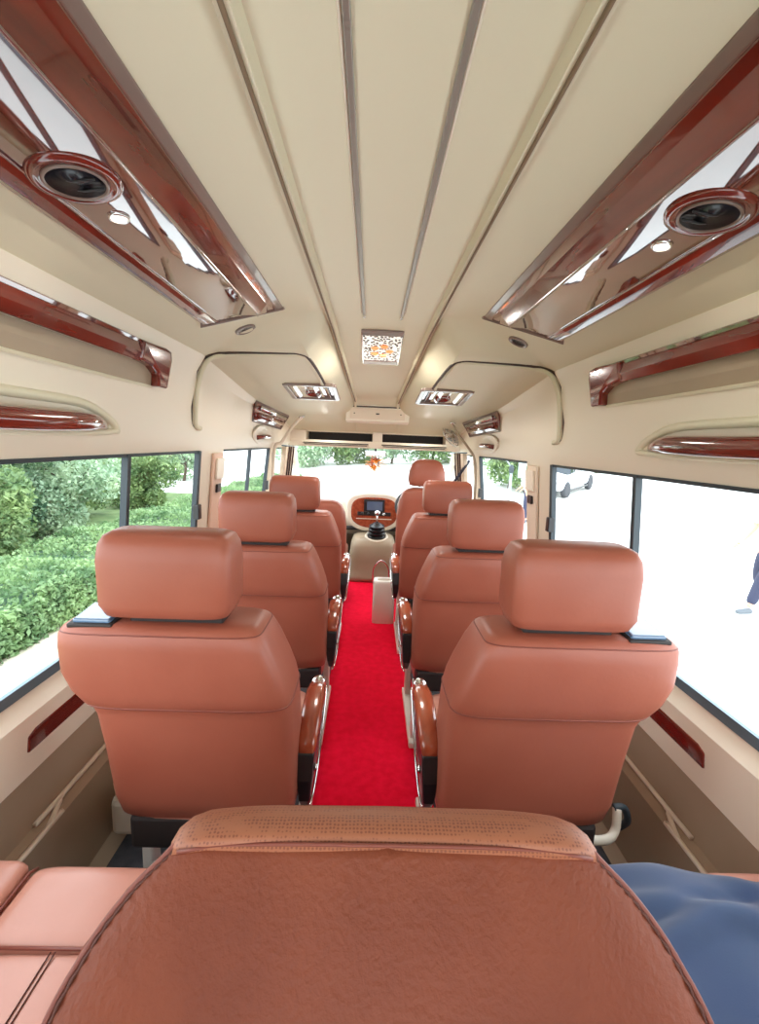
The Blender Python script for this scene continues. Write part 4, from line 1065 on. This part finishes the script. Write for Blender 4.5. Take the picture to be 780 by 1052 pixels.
def person(label, loc, face, stride, shirt, trousers, shoe, lift=0.0, bend=0.35):
    """face: direction angle (0 = +x). local +x forward."""
    t = thing('person', label, 'person', loc); t.rotation_euler = (0, 0, face)
    k = stride
    hipL, hipR = (.0, .09, .88), (.0, -.09, .88)
    kneeL, ankL = (.14 * k + .04, .10, .50 + lift * .4), (.30 * k, .10, .09 + lift)
    kneeR, ankR = (-.02 * k + .03, -.10, .49), (-.26 * k, -.10, .09)
    shL, shR = (.02, .19, 1.40), (.02, -.19, 1.40)
    elL, wrL = (-.04, .25, 1.14), (.10 + .1 * bend, .24, .93 + .2 * bend)
    elR, wrR = (.0, -.26, 1.14), (.12 + .14 * bend, -.24, .92 + .16 * bend)
    body = skin('body', [
        [((0, 0, .92), (.13, .10)), ((0, 0, 1.08), (.125, .095)), ((.01, 0, 1.26), (.15, .10)), ((.01, 0, 1.41), (.11, .08)), ((.015, 0, 1.49), .052), ((.03, 0, 1.55), .055), ((.035, 0, 1.62), (.080, .088)), ((.03, 0, 1.70), (.072, .080))],
        [('at', 3), (shL, .058), (elL, .042), (wrL, .030), ((wrL[0] + .045, wrL[1] - .005, wrL[2] - .03), (.020, .036)), ((wrL[0] + .085, wrL[1] - .01, wrL[2] - .065), (.014, .034))],
        [('at', 3), (shR, .058), (elR, .042), (wrR, .030), ((wrR[0] + .045, wrR[1] + .005, wrR[2] - .03), (.020, .036)), ((wrR[0] + .085, wrR[1] + .01, wrR[2] - .065), (.014, .034))],
        [('at', 0), (hipL, .085), (kneeL, .055), (ankL, .036)], [('at', 0), (hipR, .085), (kneeR, .055), (ankR, .036)]], M['skin'], t)
    for w, s in ((wrL, 1), (wrR, -1)):
        for f, (dy, L) in enumerate(((-.022, .058), (-.007, .068), (.008, .064), (.022, .050))):
            b = Vector((w[0] + .085, w[1] - s * .01 + dy, w[2] - .065))
            skin('finger', [[(b, .0085), (b + Vector((L * .5, 0, -L * .45)), .008), (b + Vector((L * .65, -s * .005, -L * 1.0)), .007)]], M['skin'], body, 1)
        b = Vector((w[0] + .035, w[1] - s * .03, w[2] - .025))
        skin('thumb', [[(b, .010), (b + Vector((.035, -s * .014, -.01)), .009), (b + Vector((.060, -s * .010, -.03)), .008)]], M['skin'], body, 1)
    skin('shirt', [[((0, 0, .86), (.150, .115)), ((0, 0, 1.05), (.140, .108)), ((.01, 0, 1.26), (.165, .114)), ((.01, 0, 1.42), (.115, .085)), ((.015, 0, 1.475), (.065, .062))],
        [('at', 3), (shL, .072), (lerp(Vector(shL), Vector(elL), .5), .064), (lerp(Vector(shL), Vector(elL), .85), .060)],
        [('at', 3), (shR, .072), (lerp(Vector(shR), Vector(elR), .5), .064), (lerp(Vector(shR), Vector(elR), .85), .060)]], shirt, t)
    skin('trousers', [[((0, 0, .93), (.135, .112)), ((0, 0, .84), (.12, .11))], [('at', 1), ((.0, .085, .80), .100), (kneeL, .074), (lerp(Vector(kneeL), Vector(ankL), .9), .060)],
        [('at', 1), ((.0, -.085, .80), .100), (kneeR, .074), (lerp(Vector(kneeR), Vector(ankR), .9), .060)]], trousers, t)
    for a in (ankL, ankR):
        skin('shoe', [[((a[0] - .05, a[1], a[2] - .04), .045), ((a[0] + .05, a[1], a[2] - .045), (.045, .040)), ((a[0] + .17, a[1], a[2] - .055), (.042, .030))]], shoe, t, 1)
    # head details
    skin('hair', [[((.0, 0, 1.60), (.085, .070)), ((.005, 0, 1.67), (.088, .088)), ((.02, 0, 1.735), (.070, .068))]], M['hair'], t)
    skin('nose', [[((.105, 0, 1.645), .010), ((.125, 0, 1.615), .014)]], M['skin'], body, 1)
    for s in (-1, 1):
        disc('eye', (.106, s * .03, 1.65), (1, 0, 0), [(.010, -.004), (.008, .004), (.001, .006)], M['hair'], body, 10)
        skin('ear', [[((.03, s * .083, 1.65), .014), ((.035, s * .086, 1.61), .012)]], M['skin'], body, 1)
    box('mouth', (.112, 0, 1.575), (.008, .045, .010), M['piping'], body, .003)
    return t
person('person in a white top and dark blue trousers striding at the right edge outside', (5.12, 5.35, -.71), R(185), 1.0, M['shirt'], M['trousers'], M['shoe'], lift=.06)
person('person in a white shirt and blue trousers standing beyond the second right window', (4.32, 11.9, -.71), R(170), .15, M['shirt'], M['trousers'], M['shoe'])
# street pole with brace
t = thing('street_pole', 'thin grey pole with a slanting brace seen through the second right window', 'pole', (3.35, 10.5, -.72))
tube('post', [(0, 0, 0), (0, 0, 1.55)], .035, M['post'], t, 10)
disc('joint', (0, 0, 1.55), (0, 0, 1), [(.001, -.12), (.05, -.08), (.06, .02), (.03, .10), (.001, .11)], M['rubber'], t, 14)
tube('brace', [(0, 0, 1.58), (-.30, 0, 1.98)], .018, M['post'], t, 8)
box('hanging_plate', (.26, .0, 1.72), (.20, .03, .75), M['post'], t, .01)

# ------------------------------------------------------------------ light
W = D.worlds.new('sky'); SC.world = W; W.use_nodes = True
nt = W.node_tree; bg = nt.nodes['Background']
tc = nt.nodes.new('ShaderNodeTexCoord'); sep = nt.nodes.new('ShaderNodeSeparateXYZ'); rp = nt.nodes.new('ShaderNodeValToRGB')
nt.links.new(tc.outputs['Generated'], sep.inputs[0]); nt.links.new(sep.outputs['Z'], rp.inputs['Fac'])
rp.color_ramp.elements[0].color = (.95, .97, 1, 1); rp.color_ramp.elements[1].color = (.80, .90, 1, 1)
nt.links.new(rp.outputs['Color'], bg.inputs['Color']); bg.inputs['Strength'].default_value = 3.6
W.cycles.sampling_method = 'AUTOMATIC'
# the bus's own ceiling lamps
def area(name, loc, rot, sx, sy, e, col=(1, .95, .88)):
    l = D.lights.new(name, 'AREA'); l.shape = 'RECTANGLE'; l.size = sx; l.size_y = sy; l.energy = e; l.color = col
    o = D.objects.new(name, l); COL.objects.link(o); o.location = loc; o.rotation_euler = rot
    return o

o = area('lattice_lamp_light', (0, 2.5, ceil_z(0, 2.5) - .03), (0, 0, 0), .2, .42, 6)
for sx in (-1, 1):
    area('reading_light_glow', (sx * .546, .955, 1.728), (0, 0, 0), .03, .03, .35)
    area('header_spot_glow', (sx * .41, 3.82, 1.465), (R(-20), 0, 0), .04, .04, 1.2)

# ------------------------------------------------------------------ camera
cam = D.cameras.new('camera'); co = D.objects.new('camera', cam); COL.objects.link(co)
cam.sensor_fit = 'HORIZONTAL'; cam.sensor_width = 36; cam.lens = 450 / 780 * 36; cam.clip_start = .01; cam.clip_end = 300
co.location = (-.03, 0, 1.32)
co.rotation_euler = (Matrix.Rotation(R(-1.3636), 3, 'Z') @ Matrix.Rotation(R(90 - 8.919), 3, 'X') @ Matrix.Rotation(R(2.3), 3, 'Z')).to_euler()
SC.camera = co
SC.view_settings.view_transform = 'Standard'; SC.view_settings.look = 'None'; SC.view_settings.gamma = 1; SC.view_settings.use_curve_mapping = False
SC.view_settings.exposure = 0.66
try:
    SC.cycles.max_bounces = 16; SC.cycles.diffuse_bounces = 10; SC.cycles.glossy_bounces = 6; SC.cycles.transparent_max_bounces = 16
    SC.cycles.sample_clamp_indirect = 8; SC.cycles.use_denoising = True; SC.cycles.caustics_reflective = True
except Exception: pass
